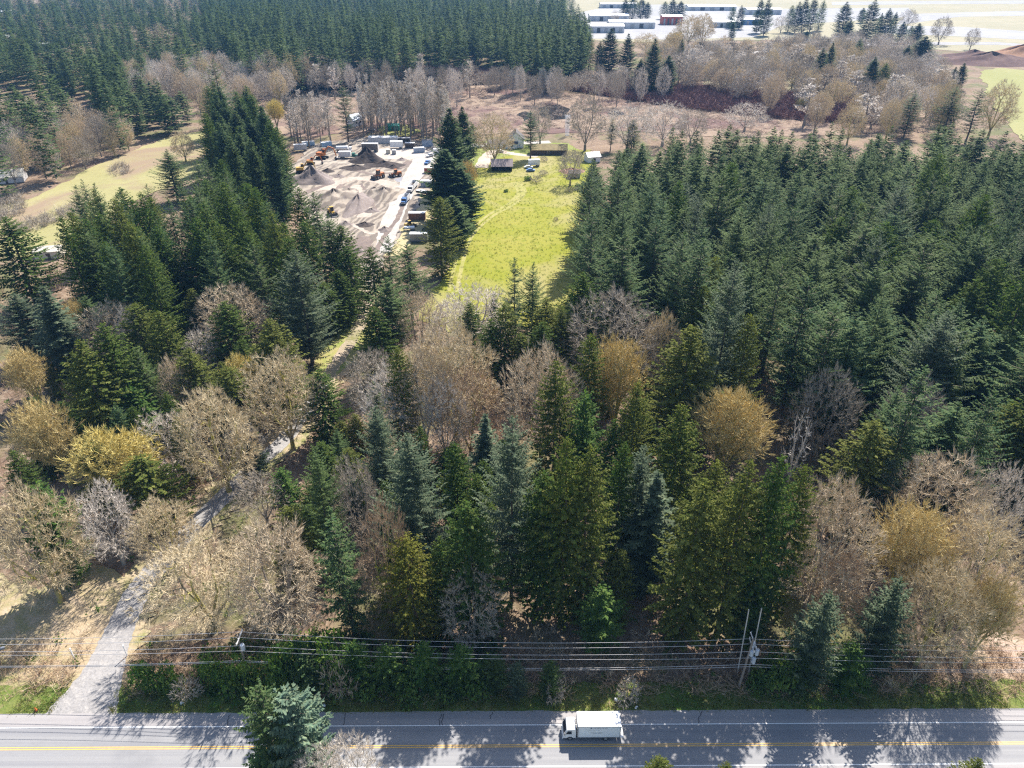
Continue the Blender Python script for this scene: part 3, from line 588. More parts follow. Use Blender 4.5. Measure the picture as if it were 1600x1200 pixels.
HAND = '''
golden 50 603 760 125|broad golden-olive mossy maple bulging in at the left edge above the bank
yellow 152 652 790 140|bright yellow catkin-covered tree behind an olive cedar
cedar 138 690 800 62|olive cedar rising in front of the bright yellow tree
cedar 215 712 822 100|broad olive cedar with sunlit right flank, between white twigs and driveway
pale 245 645 745 85|lavender-white bare tree just left of the big round tan tree
tan 318 612 768 120|big round tan bare tree uphill of the driveway bend
pale 375 658 738 52|thin pale bare tree between the round tan tree and the driveway
ybl 387 690 750 46|small blue-green fir standing against the driveway's left edge
young 52 745 905 78|narrow fir with bright fringes behind the tan tree on the left bank
tan 18 770 940 135|dense tan bare tree filling the left edge above the grassy bank
pale 148 760 880 88|white lichen-covered bare tree left of the lower driveway
tan 242 780 888 92|low wide tan tree whose twigs hang over the driveway
grey 400 738 822 74|small grey-brown bare tree right of the driveway bend
tan 294 852 985 150|spreading bare maple with mossy yellow limbs at the driveway mouth
pink 415 825 985 150|round pinkish bare maple behind the roadside bushes
tan 430 552 702 98|tan maple with forked dark trunk standing on the driveway edge
dcedar 495 578 692 72|thin see-through cedar standing in front of the driveway
blue 587 630 800 80|dark pointed blue-green fir up the slope left of the biggest blue fir
blue 638 674 905 118|big broad blue-green fir above the golden cedar
blue 800 648 940 112|tall blue-green fir with long arms in the centre of the front wood
spire 755 643 792 58|slim grey-green fir close behind the tall central blue fir
fir 488 695 885 64|dark dense fir by itself right of the driveway bend
young 437 728 812 50|small bright green fir next to the dark dense fir
open 520 788 990 80|open-branched green fir at the right of the pinkish round maple
grey 548 722 865 88|grey fan-shaped bare tree squeezed between two dark firs
brown 588 778 985 80|orange-brown bare tree between the open fir and the golden cedar
gold 635 838 1003 95|golden-green cedar in the front row above the power lines
dcedar 684 838 990 56|narrow bright green cedar touching the golden cedar
dcedar 738 778 990 100|dark green cedar towering over the dead silvery tree
dcedar 710 690 865 62|dark green cedar right behind the big broad blue fir
dcedar 745 738 885 58|dark cedar half hidden left of the tall central blue fir
grey 735 890 1008 104|dead-looking silvery bare tree in the front row above the wires
cedar 892 672 968 92|tall olive cedar with grey stem, left half of a twin pair
cedar 925 690 965 90|olive cedar with sunlit right edge, right half of a twin pair
dcedar 852 735 955 92|dark green cedar between the central blue fir and the olive twin cedars
cedar 872 563 775 76|olive cedar standing before the round pink-topped maple
young 916 603 785 66|small fir with a bright right side beside the olive cedar before the maple
cedar 1000 596 795 66|pointed cedar in a dark gap left of the pale gold tree
dcedar 962 655 800 55|short dark cedar low in the gap before the pointed cedar
cedar 1072 633 860 90|grey-green cedar directly left of the pale gold tree
golden 1150 583 775 155|large pale gold bare tree below the tall blue-green fir
dcedar 975 688 905 62|dark narrow cedar behind the drooping grey-green spruce
blue 1008 692 905 80|pale-tipped fir directly behind the drooping grey-green spruce
spire 1028 733 932 92|drooping feathery grey-green spruce in the front wood
cedar 1125 716 935 82|olive cedar top behind the big cedar left of the utility pole
cedar 1103 750 1003 112|big olive cedar in the front row left of the utility pole
cedar 1178 718 1003 96|olive cedar straight above the utility pole
dcedar 1228 713 1003 88|darker cedar in the front row between utility pole and tan maples
cedar 1264 722 965 72|light cedar leaning on the tan maple
snag 1260 636 790 38|bleached white dead tree standing in the dark gap
cedar 1375 655 835 110|big isolated cedar in the dark gap above the yellow-mossed maple
ybl 1402 712 855 62|small blue-green fir leaning on the isolated big cedar
cedar 1592 628 775 100|bright cedar cut by the right edge of the wood
fir 1408 598 770 70|dark fir in shade behind the isolated big cedar
pink 1315 755 965 142|tan-pink maple between the front cedars and the yellow-mossed maple
golden 1458 762 955 158|round yellow-mossed maple, brightest crown of the right woods
pink 1490 720 885 160|wide pinkish maple behind the yellow-mossed maple
tan 1562 805 988 140|tan maple at the right edge beside the yellow-mossed maple
pale 1588 725 865 76|grey-white bare tree at the right edge above the tan maple
grey 1445 598 750 100|dark grey bare tree in shade under the dense firs
grey 1305 570 735 95|dim brown-grey bare tree in shade above the bleached dead tree
pale 1547 685 775 64|small silvery bare tree in shade near the right edge
tan 1498 885 1042 120|mossy many-stemmed maple close above the road verge
golden 1580 892 1046 112|yellow-mossed bare maple at the right edge above the road
brown 1335 860 1010 70|brown thin bare tree between two young blue firs
young 942 912 1012 70|small cedar-like fir with nodding tip above the truck
fir 1185 903 1012 64|dark blue-green fir standing behind the utility pole
young 862 1030 1090 38|waist-thick bright young fir at the verge left of the truck
ybl 808 1033 1090 34|little dark blue fir at the verge beside a bright young fir
ybl 1300 922 1078 76|left one of two young blue firs right of the utility pole
ybl 1410 905 1052 78|right one of two young blue firs, nearer the mossy maples
young 1340 1005 1078 60|low bright green young fir at the foot of the left young blue fir
pine 449 1087 22 90|blue-green pine in front of the road, its stem showing
fir 398 1070 24 90|yellow-tipped fir in front of the road, beside the pine
open 408 1160 15 100|low green fir in the bottom foreground under the pine
pale 540 1160 17 112|pale bare treetop in front of the road, right of the pine
pale 486 1172 16 96|pale bare treetop below the pine in the foreground
cedar 1033 1182 13 58|small bright cedar tip poking up at the near road edge
cedar 1137 1190 12 40|tiny cedar tip at the bottom edge right of the bright one
cedar 1532 1184 13 56|green treetop at the bottom edge under the right lane
dcedar 768 498 618 56|neat bright green cedar cone below the meadow's near end
fir 805 403 575 50|left of two pointed dark firs standing before the meadow
fir 832 408 580 58|right of two pointed dark firs standing before the meadow
ybl 771 455 520 28|tiny blue fir left of the two pointed firs before the meadow
cedar 790 470 608 54|cedar under the left pointed fir before the meadow
cedar 855 465 598 62|cedar under the right pointed fir before the meadow
dcedar 736 472 578 46|dark small cedar at the lower left corner of the meadow
cedar 815 520 618 54|low cedar at the foot of the cedar cluster before the meadow
cedar 882 478 612 54|right-most cedar of the cluster before the meadow
dcedar 848 502 625 62|dark low cedar touching the round pink-topped maple
pink 850 545 725 120|round pink-topped bare maple in the centre of the picture
grey 962 452 618 152|wide grey-pink maple against the dark fir wall
golden 972 503 690 118|golden-twigged maple in front of the wide grey-pink maple
tan 1042 487 628 64|small golden-tan bare tree at the foot of the dark firs
dcedar 912 425 590 78|big dark cedar on the corner between meadow and dense firs
cedar 922 520 705 62|tall cedar left of the golden-twigged maple
cedar 1085 506 725 110|big ragged olive conifer left of the tall blue-green fir
cedar 1100 445 608 62|cedar at the dark gap behind the big ragged olive conifer
cedar 1113 398 565 54|pointed cedar top left of the tall blue-green fir's tip
blue 1150 402 690 100|tall blue-green fir in front of the dense stand, above the pale gold tree
cedar 1178 490 705 58|slim cedar on the right flank of the tall blue-green fir
tan 705 505 690 125|large tan bare tree left of the neat cedar cone
pink 655 540 705 105|pinkish bare tree in the middle of the bare patch right of the drive
pale 690 590 725 84|pale lichened bare tree low in the bare patch right of the drive
pale 612 572 705 100|silvery bare tree on the left of the bare patch by the drive
grey 576 545 660 84|grey hazy bare tree next to the drive's upper bend
brown 730 568 722 104|brown bare tree with dark limbs under the neat cedar cone
pale 745 445 545 115|pale lime-grey bare tree at the near end of the meadow
pink 652 455 570 74|pinkish bare tree below the clump of firs by the yard
pale 703 468 570 84|whitish bare tree at the meadow's near left corner
cedar 622 540 712 56|olive cedar amid silvery bare trees right of the drive
fir 605 366 525 62|pointed dark fir on top of the clump between drive and meadow
dcedar 580 384 530 58|dark cedar at the left of the clump between drive and meadow
fir 636 380 505 68|fir at the right of the clump between drive and meadow
fir 606 433 575 74|big near fir at the front of the clump between drive and meadow
dcedar 585 478 598 62|low dark cedar at the front foot of the clump by the drive
cedar 684 306 432 58|tall cedar on the meadow's left edge, opposite the containers
dense 701 168 300 58|tallest fir of the line between gravel road and meadow
dense 722 166 262 40|dark fir beyond the tallest fir of the line by the meadow
dcedar 738 193 240 24|little dark column-shaped fir near the white vans
dense 694 232 345 72|dark fir midway down the line between gravel road and meadow
dense 718 262 350 66|fir on the meadow side of the line along the gravel road
golden 728 240 318 40|tan-gold bare tree leaning out of the line by the meadow
dense 707 305 388 64|lowest fir of the line along the meadow's left edge
dcedar 6 338 480 88|conifer with ragged outline at the left edge below the dry field
spire 65 442 600 74|drooping silver-tipped spruce near the left edge
blue 20 458 565 84|round blue-green fir at the left edge beside the drooping spruce
fir 126 462 565 56|short drooping fir right of the drooping silver-tipped spruce
golden 104 455 565 66|orange-tan bare tree between two drooping conifers at left
pale 190 478 585 44|dead white-twigged tree in the dark gap of the left woods
pink 165 476 580 118|wide pinkish bare tree in the left woods under dark conifers
pink 355 450 568 120|dome-shaped pinkish bare tree below the big left stand
golden 28 528 645 88|gold-tan bare tree at the left edge above the mossy maple
pale 310 512 605 62|small grey-tan bare tree between cedars in the left woods
yellow 368 540 645 78|lime-yellow bare tree behind the forked maple by the drive
cedar 205 472 605 68|cedar in front of the wide pinkish tree, left of its partner
cedar 248 484 618 64|bright-edged cedar right of its partner in the left woods
cedar 300 450 548 44|small pointed cedar left of the dome-shaped pinkish tree
dcedar 350 470 598 78|dark cedar before the dome-shaped pinkish tree
cedar 420 497 648 90|broad olive cedar below the tall blue fir with bare stem
cedar 122 530 712 100|dense green cedar above the bright yellow tree
dcedar 160 505 690 86|grey-green fir in the dense group above the bright yellow tree
young 200 598 705 72|bright young fir right of the dense group above the yellow tree
fir 215 540 680 50|narrow fir behind the bright young fir in the left woods
cedar 290 545 660 74|dark green cedar before the small grey-tan bare tree
cedar 355 572 688 70|olive cedar directly left of the forked maple by the drive
pink 264 560 668 52|pinkish bare tree squeezed between cedars in the left woods
blue 460 388 570 92|tall blue fir with long bare stem at the edge of the big left stand
dcedar 532 350 472 60|ragged cedar on the right corner of the left stand, against the yard dirt
dcedar 541 384 490 54|dark cedar at the very edge where the left stand meets the drive
fir 512 332 468 62|fir above the ragged corner cedar, left of the yard dirt
dcedar 528 420 507 52|low dark cedar under the edge cedar where the drive meets the yard
dcedar 503 440 522 56|dark low cedar right of the tall blue fir with bare stem
fir 490 298 445 58|fir reaching up the left side of the yard, below the grey mound
dcedar 468 290 432 56|cedar at the yard's left rim under the yellow excavator
fir 258 232 315 56|lone fir standing out in the dry field
fir 330 92 238 52|tallest fir beyond the dry field, rising above its neighbours
fir 535 134 222 36|lone dark fir behind the excavation yard
grey 918 150 236 64|big olive-grey bare tree beside the dark pond
tan 772 178 258 60|tall bare maple behind the brown-roofed shed
fir 830 172 248 36|dark fir beside the white house
yellow 425 148 205 44|yellowish tree on the marsh's near left corner
grey 893 235 290 44|thicket of bare grey trees around the junk pile
tan 1490 125 215 40|tall bare poplar at the far end of the dense stand
fir 1432 140 215 40|left of the three tall firs rising behind the dense stand
fir 1497 135 222 44|middle of the three tall firs rising behind the dense stand
fir 1535 138 224 44|right of the three tall firs rising behind the dense stand
tan 1572 128 215 60|big bare tree beside the green field at right
pale 985 163 238 70|pale hazy bare tree between the barn and the dense fir stand
pale 1042 158 228 78|wide whitish bare tree at the marsh edge above the dense stand
grey 1085 170 225 56|grey bare tree at the marsh edge above the dense stand
fir 957 184 236 22|small dark fir right of the big olive-grey bare tree
dcedar 990 186 240 24|small green conifer pair's tree behind the white-roofed shed
pale 1170 160 205 60|whitish spreading bare tree on the red shrub band
yellow 1262 148 176 30|pale yellow shrubby tree on the red shrub band
pale 1370 160 200 56|silvery bare tree right of the red shrub band
pale 1420 120 190 60|silver-grey bare tree among the trees behind the dense stand
grey 845 160 226 40|hazy bare tree between pond and dark fir by the white house
tan 1012 52 84 40|hazy tan tree in front of the nearest warehouses
golden 1058 44 84 34|small pale-gold crown right of the red hall, before the bare rise
tan 1080 24 72 44|wide tan bare tree right of the red hall
tan 1102 22 70 40|tan bare tree left of the white-roofed hall near the far road
pale 1224 24 52 26|hazy bare tree left of the five dark far firs
grey 1424 14 46 26|bare tree against the white airfield pavement
grey 1478 26 70 34|spreading bare tree before the airfield, left of the mulch mounds
grey 1525 44 78 24|thin bare tree just above the mulch mounds
pale 962 16 34 14|faint bare tree between far halls
shrub 285 1062 1090 40|brown leafless shrub between the first bushes by the drive
shrub 522 1032 1088 50|grey leafless shrub between hedge bushes under the wires
shrub 868 1062 1094 34|pale leafless shrub under the bright young fir by the truck
shrub 985 1068 1094 44|low brown leafless shrub at the verge right of the truck
tan 280 205 252 40|hazy tan tree below the pale belt at left
'''
import sys as _sys
for ln in HAND.strip().split('\n'):
    a, label = ln.split('|'); k, u, vt, base, wpx = a.split()
    x, y, h, R = from_px(k, float(u), float(vt), float(base), float(wpx), float(base) > 46 or (float(u) > 900 and float(vt) < 60 and float(base) > 30))
    if '--v' in _sys.argv: print(k, u, vt, 'xy %.0f %.0f h %.1f R %.1f' % (x, y, h, R))
    plant(k, x, y, h, R, label, None)
HAND_N = len(PLACED)
BUSH = [(216, 1036, 50), (252, 1040, 44), (322, 1022, 46), (352, 1014, 56), (388, 1024, 48), (424, 1016, 50), (450, 992, 64), (476, 1022, 58), (505, 985, 70), (552, 1008, 66), (575, 1040, 56), (604, 1014, 62), (634, 1034, 60), (662, 1010, 58), (692, 1034, 62), (720, 1014, 58), (748, 1030, 60), (774, 1030, 50), (1240, 1000, 60), (1262, 1015, 56), (1195, 1035, 40)]
ORD = ['first', 'second', 'third', 'fourth', 'fifth', 'sixth', 'seventh', 'eighth', 'ninth', 'tenth', 'eleventh', 'twelfth', 'thirteenth', 'fourteenth', 'fifteenth', 'sixteenth', 'seventeenth', 'eighteenth', 'nineteenth', 'twentieth', 'twenty-first', 'twenty-second', 'twenty-third', 'twenty-fourth', 'twenty-fifth', 'twenty-sixth', 'twenty-seventh', 'twenty-eighth', 'twenty-ninth', 'thirtieth', 'thirty-first', 'thirty-second', 'thirty-third', 'thirty-fourth', 'thirty-fifth', 'thirty-sixth', 'thirty-seventh', 'thirty-eighth', 'thirty-ninth', 'fortieth', 'forty-first', 'forty-second', 'forty-third', 'forty-fourth', 'forty-fifth', 'forty-sixth', 'forty-seventh', 'forty-eighth', 'forty-ninth', 'fiftieth']
for i, (u, vt, wpx) in enumerate(BUSH):
    x, y, h, R = from_px('bush', u, vt, 1084 - max(0, 1010 - vt) * 0.45 - random.uniform(0, 10), wpx)
    yk = i > 5 and i % 2 == 1
    plant('young' if yk else 'bush', x, y, h * (1.12 if yk else 0.92), R * (0.9 if yk else 1.0), '%s in the hedge along the verge, %s plant from the driveway' % ('small drooping fir' if yk else 'leafy evergreen bush', ORD[i]), 'hedge plants along the road verge')

FIELD_PX = [(-40, 395), (-40, 330), (30, 318), (90, 290), (150, 258), (185, 246), (250, 218), (318, 203), (350, 222), (335, 266), (265, 296), (190, 324), (130, 376), (85, 405)]
def clear(x, y, d):
    if seg_dist(DRIVE, x, y) < 4.5 + d * 0.5: return False
    return True
DRIVE_PX = [(u + (u2 - u) * k / 6, v + (v2 - v) * k / 6) for (u, v), (u2, v2) in zip([(222, 915), (262, 868), (305, 820), (350, 776), (398, 728), (440, 691), (472, 650), (505, 600), (532, 558), (556, 520)][:-1], [(262, 868), (305, 820), (350, 776), (398, 728), (440, 691), (472, 650), (505, 600), (532, 558), (556, 520)]) for k in range(6)]
def hides_drive(x, y, h, R):
    ub, vb, s = proj(x, y, 0); ut, vt, s2 = proj(x, y, h)
    return any(vt - 4 < v < vb and abs(u - (ut + (ub - ut) * (v - vt) / (vb - vt))) < R / s * 0.8 + 5 for u, v in DRIVE_PX)
def free(x, y, d): return all((x - a) ** 2 + (y - b) ** 2 > d * d for a, b, r in PLACED)
def rows(polys, y0, y1, dy, dx, h_rng, kinds, R_rng, dmin=4.5, xlim=(-900, 900), jx=0.38, jy=0.30):
    """stands planted in rough rows: list of rows (front row first), each a list of trees from left to right"""
    out = []; y = y0; k = 0
    while y < y1:
        row = []; x = xlim[0] + (k % 2) * dx * 0.5
        while x < xlim[1]:
            xx = x + random.uniform(-jx, jx) * dx; yy = y + random.uniform(-jy, jy) * dy; h = random.uniform(*h_rng)
            u, v, s = proj(xx, yy, h)
            if any(inside(p, u, v) for p in polys) and not inside(FIELD_PX, *proj(xx, yy, 0)[:2]) and not inside(YARD, *proj(xx, yy, 0)[:2]) and free(xx, yy, dmin) and clear(xx, yy, 4):
                row.append((xx, yy, h, random.uniform(*R_rng), random.choice(kinds)))
            x += dx
        if row: out.append(row)
        y += dy; k += 1
    return out
def plant_rows(rr, fmt, group, limit=10 ** 6):
    n = 0; rest = []
    for i, row in enumerate(rr):
        for j, (x, y, h, R, k) in enumerate(row):
            if n < limit:
                plant(k, x, y, h, R, fmt % (CATS[NAMES[k]].replace(' tree', ''), ORD[j], ORD[i]), group); n += 1
            else: rest.append((x, y, h, R, k))
    return rest
def no_hide(rr): return [q for q in ([t for t in row if not hides_drive(*t[:4])] for row in rr) if q]
# dense fir stand right of the meadow
RS = [[(915, 245), (1000, 222), (1040, 196), (1160, 192), (1300, 188), (1440, 195), (1640, 172), (1760, 260), (1760, 660), (1560, 660), (1500, 630), (1390, 575), (1300, 540), (1215, 478), (1120, 440), (1000, 425), (905, 420), (912, 330)]]
stand = rows(RS, 104, 330, 10.0, 10.2, (24, 40), ['fir'] * 9 + ['blue', 'dcedar'], (5.0, 8.2), 5.2, (10, 250), 0.45, 0.42)
rest = plant_rows(stand, 'dark %s of the stand right of the meadow, %s from left, %s row', 'firs of the dense stand right of the meadow', 165)
# mixed stand left of the drive
LS = [[(88, 296), (150, 268), (215, 290), (300, 252), (330, 240), (400, 268), (450, 308), (515, 352), (528, 400), (520, 440), (478, 420), (400, 398), (330, 384), (240, 384), (140, 384), (95, 362)]]
plant_rows(rows(LS, 138, 330, 9.5, 8.6, (29, 37), ['fir', 'fir', 'dcedar', 'cedar', 'dcedar'], (4.6, 6.2), 6.0, (-220, -40)), 'dark %s of the stand left of the yard, %s from left, %s row', 'conifers of the big stand left of the yard')
LU = [[(312, 165), (330, 110), (350, 118), (405, 140), (432, 200), (448, 255), (410, 262), (350, 236), (318, 205)]]
plant_rows(rows(LU, 262, 470, 14, 10.5, (28, 37), ['dense', 'dense', 'dcedar'], (4.8, 6.6), 6.5, (-260, -70)), 'dark %s of the woods behind the dry field, %s from left, %s row', 'conifers in the tongue of woods behind the dry field')
NW = [[(0, 480), (90, 560), (230, 470), (420, 470), (480, 560), (560, 560), (640, 600), (700, 640), (860, 700), (1060, 720), (1240, 740), (1280, 840), (900, 900), (640, 880), (560, 800), (470, 860), (330, 690), (200, 660), (100, 700), (0, 720)], [(900, 520), (1060, 560), (1070, 640), (980, 680)], [(1350, 610), (1560, 680), (1500, 740), (1350, 720)]]
plant_rows(no_hide(rows(NW, 84, 175, 8, 8, (9, 19), ['cedar', 'dcedar', 'dcedar', 'fir', 'cedar'], (2.4, 3.8), 5.2, (-120, 110))), 'half-grown %s between bigger trees of the near woods, %s from left, %s row', 'half-grown conifers of the near woods')
# bare trees by the marsh and yard
AL = [[(440, 145), (470, 138), (500, 142), (515, 150), (515, 165), (440, 172)]]
plant_rows(rows(AL, 425, 495, 10, 7, (20, 26), ['alder', 'alder', 'pale'], (3.0, 4.5), 5.0, (-200, -60)), 'pale leafless %s behind the orange machines, %s from left, %s row', 'bare trees behind the orange machines')
AM = [[(556, 112), (690, 116), (700, 150), (660, 172), (556, 165)]]
plant_rows(rows(AM, 436, 505, 9, 4.6, (23, 30), ['alder'], (2.6, 3.8), 3.6, (-130, -30)), 'slim bare %s between yard and marsh, %s from left, %s row', 'slim bare alders between yard and marsh')
LB = [[(0, 178), (60, 160), (150, 160), (205, 170), (200, 200), (140, 215), (60, 225), (0, 220)]]
plant_rows(rows(LB, 300, 480, 13, 10, (16, 22), ['tan', 'pink', 'pale', 'grey'], (4, 6.5), 7, (-420, -150)), 'leafless tan %s above the dry field, %s from left, %s row', 'bare trees above the dry field')
LP = [[(190, 92), (250, 70), (330, 66), (360, 72), (480, 78), (470, 110), (420, 118), (330, 140), (270, 120), (200, 115)]]
plant_rows(rows(LP, 440, 700, 24, 14, (19, 26), ['pale', 'pale', 'pink', 'tan'], (5, 7.5), 8, (-460, -130)), 'hazy pale %s of the belt left of the marsh, %s from left, %s row', 'pale bare trees left of the marsh')
MB_ = [[(480, 78), (640, 84), (900, 100), (1010, 96), (1060, 100), (1060, 130), (900, 126), (640, 108), (480, 105)]]
plant_rows(rows(MB_, 560, 690, 24, 20, (17, 27), ['grey', 'pale', 'alder', 'grey'], (4, 6), 8, (-260, 200)), 'grey leafless %s on the far marsh shore, %s from left, %s row', 'bare trees along the marsh\'s far shore')
RB = [[(1010, 60), (1060, 45), (1120, 55), (1180, 55), (1260, 45), (1340, 62), (1430, 70), (1500, 110), (1510, 160), (1440, 150), (1340, 165), (1240, 130), (1120, 110), (1020, 90)]]
plant_rows(rows(RB, 440, 840, 27, 21, (17, 25), ['tan', 'grey', 'pink', 'tan', 'alder'], (6, 9.5), 9, (120, 560)), 'leafless %s on the rise beyond the marsh, %s from left, %s row', 'bare trees on the rise beyond the marsh')
FARF = '''978,-2,30,15 990,-6,31,17 1003,-3,30,15 1013,3,30,12 1040,2,30,13 1053,-2,31,16 1065,1,31,14 1146,10,44,11 1160,8,46,12 1147,34,66,9 1190,-4,52,15 1202,-2,56,16 1238,8,50,13 1250,2,52,14 1262,-4,52,15 1275,-6,50,15 1287,0,48,13 1325,2,64,22 1350,12,36,11 1366,-2,72,22 1379,20,62,13 1393,12,62,16 1402,18,60,11 1413,34,68,15 1426,40,66,11 1438,36,68,16 1448,56,104,28 1303,66,138,18 1288,74,142,18 1368,88,152,20 1385,98,152,18 1345,60,110,12 906,58,112,20 922,50,116,18 938,64,118,16 955,44,120,26 983,52,122,20 1002,92,146,20 1024,60,148,24 1046,86,150,24 1066,60,110,10 1262,48,66,9 1508,98,140,14 1494,104,142,12 880,72,126,22 1330,30,70,14 1420,70,110,14'''
for i, q in enumerate(sorted(FARF.split(), key=lambda s: int(s.split(',')[0]))):
    u, vt, vb, wp = map(float, q.split(',')); wp *= 1.35; k = 'dcedar' if i % 5 == 2 else 'dense'; x, y, h, R = from_px(k, u, vt, vb, wp, True)
    plant(k, x, y, h, R, 'dark %s beyond the marsh among bare woods and halls, %s from left' % (CATS[NAMES[k]].replace(' tree', ''), ORD[i]), 'scattered conifers beyond the marsh')

# ------------------------------------------------------------------ far woods and thickets: countless, one object each
def low_fir(h, R, sp=1.7, n=5): return fir_crown(h, R, 3, sp, n, 0.75, 0.28, 0.26, 0.40, 0.95, 1.5, 0.4, 2.0)
def mass(name, trees, protos, m, kind='stuff', extra=None):
    V, F, R = [], [], []; off = 0
    for (x, y, h, r) in trees:
        P, ph, pr_ = random.choice(protos); a = random.uniform(0, 6.283); c, s = math.cos(a), math.sin(a)
        Q = P * np.array((r / pr_, r / pr_, h / ph)); Q = np.stack([Q[:, 0] * c - Q[:, 1] * s + x, Q[:, 0] * s + Q[:, 1] * c + y, Q[:, 2]], 1)
        V.append(Q); n = len(Q) // 4; F.append(np.arange(off, off + n * 4).reshape(n, 4)); off += n * 4
        R.append(np.clip(np.random.rand() * 0.7 + np.random.rand(n) * 0.4, 0, 1))
    mb = MB().add(np.vstack(V), np.vstack(F), 0, np.concatenate(R))
    o = mb.build(name, m); o['kind'] = kind; return o
def verts(mb): return np.vstack(mb.v)
P_mid = [(verts(fir_crown(34, 5.0, 5, 1.0, 6, 0.78, 0.28, 0.26, 0.42, 0.5, 0.95, 0.4, 1.1)), 34, 5.0) for i in range(3)]
P_low = [(verts(low_fir(34, 4.6)), 34, 4.6) for i in range(4)]
if rest: mass('back_of_fir_stand', [(x, y, h, R) for x, y, h, R, k in rest], P_mid, M['fir'])
def field_of(polys, y0, y1, step, h_rng, R_rng, xlim, grow=0.0):
    out = []; y = y0
    while y < y1:
        st = step * (1 + grow * (y - y0) / max(1, y1 - y0)); x = xlim[0]
        while x < xlim[1]:
            xx = x + random.uniform(-.45, .45) * st; yy = y + random.uniform(-.45, .45) * st; h = random.uniform(*h_rng)
            q = math.sin(xx * 0.011 + 1.7) * math.sin(yy * 0.019 + 0.6) + 0.6 * math.sin(xx * 0.031 + yy * 0.023)
            if q > 0.86: x += st; continue
            h *= (1 + 0.16 * q) * (0.7 if random.random() < 0.12 else 1)
            u, v, s = proj(xx, yy, h)
            if -60 < u < 1660 and any(inside(p, u, v) for p in polys) and not inside(FIELD_PX, *proj(xx, yy, 0)[:2]): out.append((xx, yy, h, random.uniform(*R_rng)))
            x += st
        y += st
    return out
FM = [[(345, 60), (420, 62), (500, 58), (640, 55), (780, 52), (905, 70), (925, 30), (880, -22), (560, -26), (330, -26), (300, 20), (340, 40)]]
mass('far_fir_forest', field_of(FM, 618, 1750, 12.0, (27, 45), (5.6, 8.6), (-560, 180), 0.5), P_low, M['fir'])
FL = [[(-80, -26), (330, -26), (330, 60), (262, 62), (215, 96), (150, 118), (90, 142), (40, 160), (-80, 185)], [(150, 118), (215, 110), (268, 125), (292, 150), (270, 190), (225, 190), (180, 150)]]
fl = field_of(FL, 330, 1750, 12.0, (20, 42), (5.2, 8.2), (-1300, -130), 0.9)
isb = lambda t: math.sin(t[0] * 0.023 + 2.0) * math.sin(t[1] * 0.031) + random.gauss(0, .25) > 0.62
flb = [t for t in fl if isb(t)]; fl = [t for t in fl if t not in set(flb)]
mass('left_fir_forest', fl, P_low, M['fir'])
# twig thickets
def thicket(name, pts, m, hr, wr, n=12, tw=0.03, lean=0.5):
    Q0, Q1 = [], []
    for (x, y) in pts:
        h = random.uniform(*hr); wd = random.uniform(*wr); b = np.array((x, y, 0.0)) + np.random.randn(n, 3) * np.array((wd * .25, wd * .25, 0))
        t = b + np.stack([np.random.randn(n) * wd * lean, np.random.randn(n) * wd * lean, h * U(0.5, 1.1, n)], 1); Q0.append(b); Q1.append(t)
        for k in range(2):
            f = U(.3, .9, n)[:, None]; c = b + (t - b) * f; Q0.append(c); Q1.append(c + (t - b) * 0.35 + np.random.randn(n, 3) * np.array((.3, .3, .15)) * wd)
    Q0, Q1 = np.vstack(Q0), np.vstack(Q1)
    o = MB().quads(ribbons(Q0, Q1, np.full(len(Q0), tw), np.full(len(Q0), tw * 0.5))).build(name, m); o['kind'] = 'stuff'; return o
def scatter(poly, n, keep=None):
    W = [at(*p) for p in poly]; xs_ = [p[0] for p in W]; ys_ = [p[1] for p in W]; out = []; t = 0
    while len(out) < n and t < n * 40:
        t += 1; x = random.uniform(min(xs_), max(xs_)); y = random.uniform(min(ys_), max(ys_))
        if inside(W, x, y) and (keep is None or keep(x, y)): out.append((x, y))
    return out
P_bare = []
for i in range(3):
    wd, tw = bare_crown(18, 6.5, ntar=240, z0=0.22, fork=0.1, shell=0.55, spurs=5, spur_len=1.9, tw=0.075, r_tip=0.035); P_bare.append((np.vstack([verts(tw)]), 18, 6.5))
mass('left_bare_woods', [(x, y, h * .55, r) for x, y, h, r in flb], P_bare, M['pink'])
HILL = [[(1015, 66), (1060, 52), (1130, 56), (1190, 58), (1265, 44), (1345, 46), (1430, 54), (1470, 80), (1495, 112), (1505, 165), (1440, 168), (1370, 158), (1330, 128), (1240, 118), (1120, 112), (1020, 104)]]
hill = field_of(HILL, 450, 1000, 13, (11, 24), (5.0, 8.5), (110, 560), 0.3); random.shuffle(hill); nh = len(hill) // 3
mass('tan_woods_on_rise', hill[:nh], P_bare, twig_mat('far_tan_twigs', (0.56, 0.48, 0.38), (0.60, 0.52, 0.42))); mass('grey_woods_on_rise', hill[nh:2 * nh], P_bare, M['grey']); mass('pale_woods_on_rise', hill[2 * nh:], P_bare, M['pale'])
BELT = [[(190, 100), (250, 82), (330, 78), (480, 88), (640, 92), (900, 106), (1010, 102), (1010, 120), (900, 126), (640, 108), (470, 112), (420, 124), (330, 145), (270, 128), (200, 122)]]
mass('pale_belt_woods', field_of(BELT, 430, 720, 15, (11, 18), (5, 7), (-460, 190)), P_bare, M['grey'])
nd = lambda x, y: seg_dist(DRIVE, x, y) > 4.2 and y - ry(x) > 70.2
WOOD = [(-60, 1082), (1660, 1078), (1760, 500), (1200, 480), (900, 470), (700, 520), (560, 600), (430, 560), (300, 470), (-40, 470)]
thicket('undergrowth', scatter(WOOD, 2600, nd), M['pink'], (0.6, 2.4), (0.7, 1.8), 11, 0.026)
def gap(x, y): return nd(x, y) and all((x - a) ** 2 + (y - b) ** 2 > (r * 0.75) ** 2 for a, b, r in PLACED)
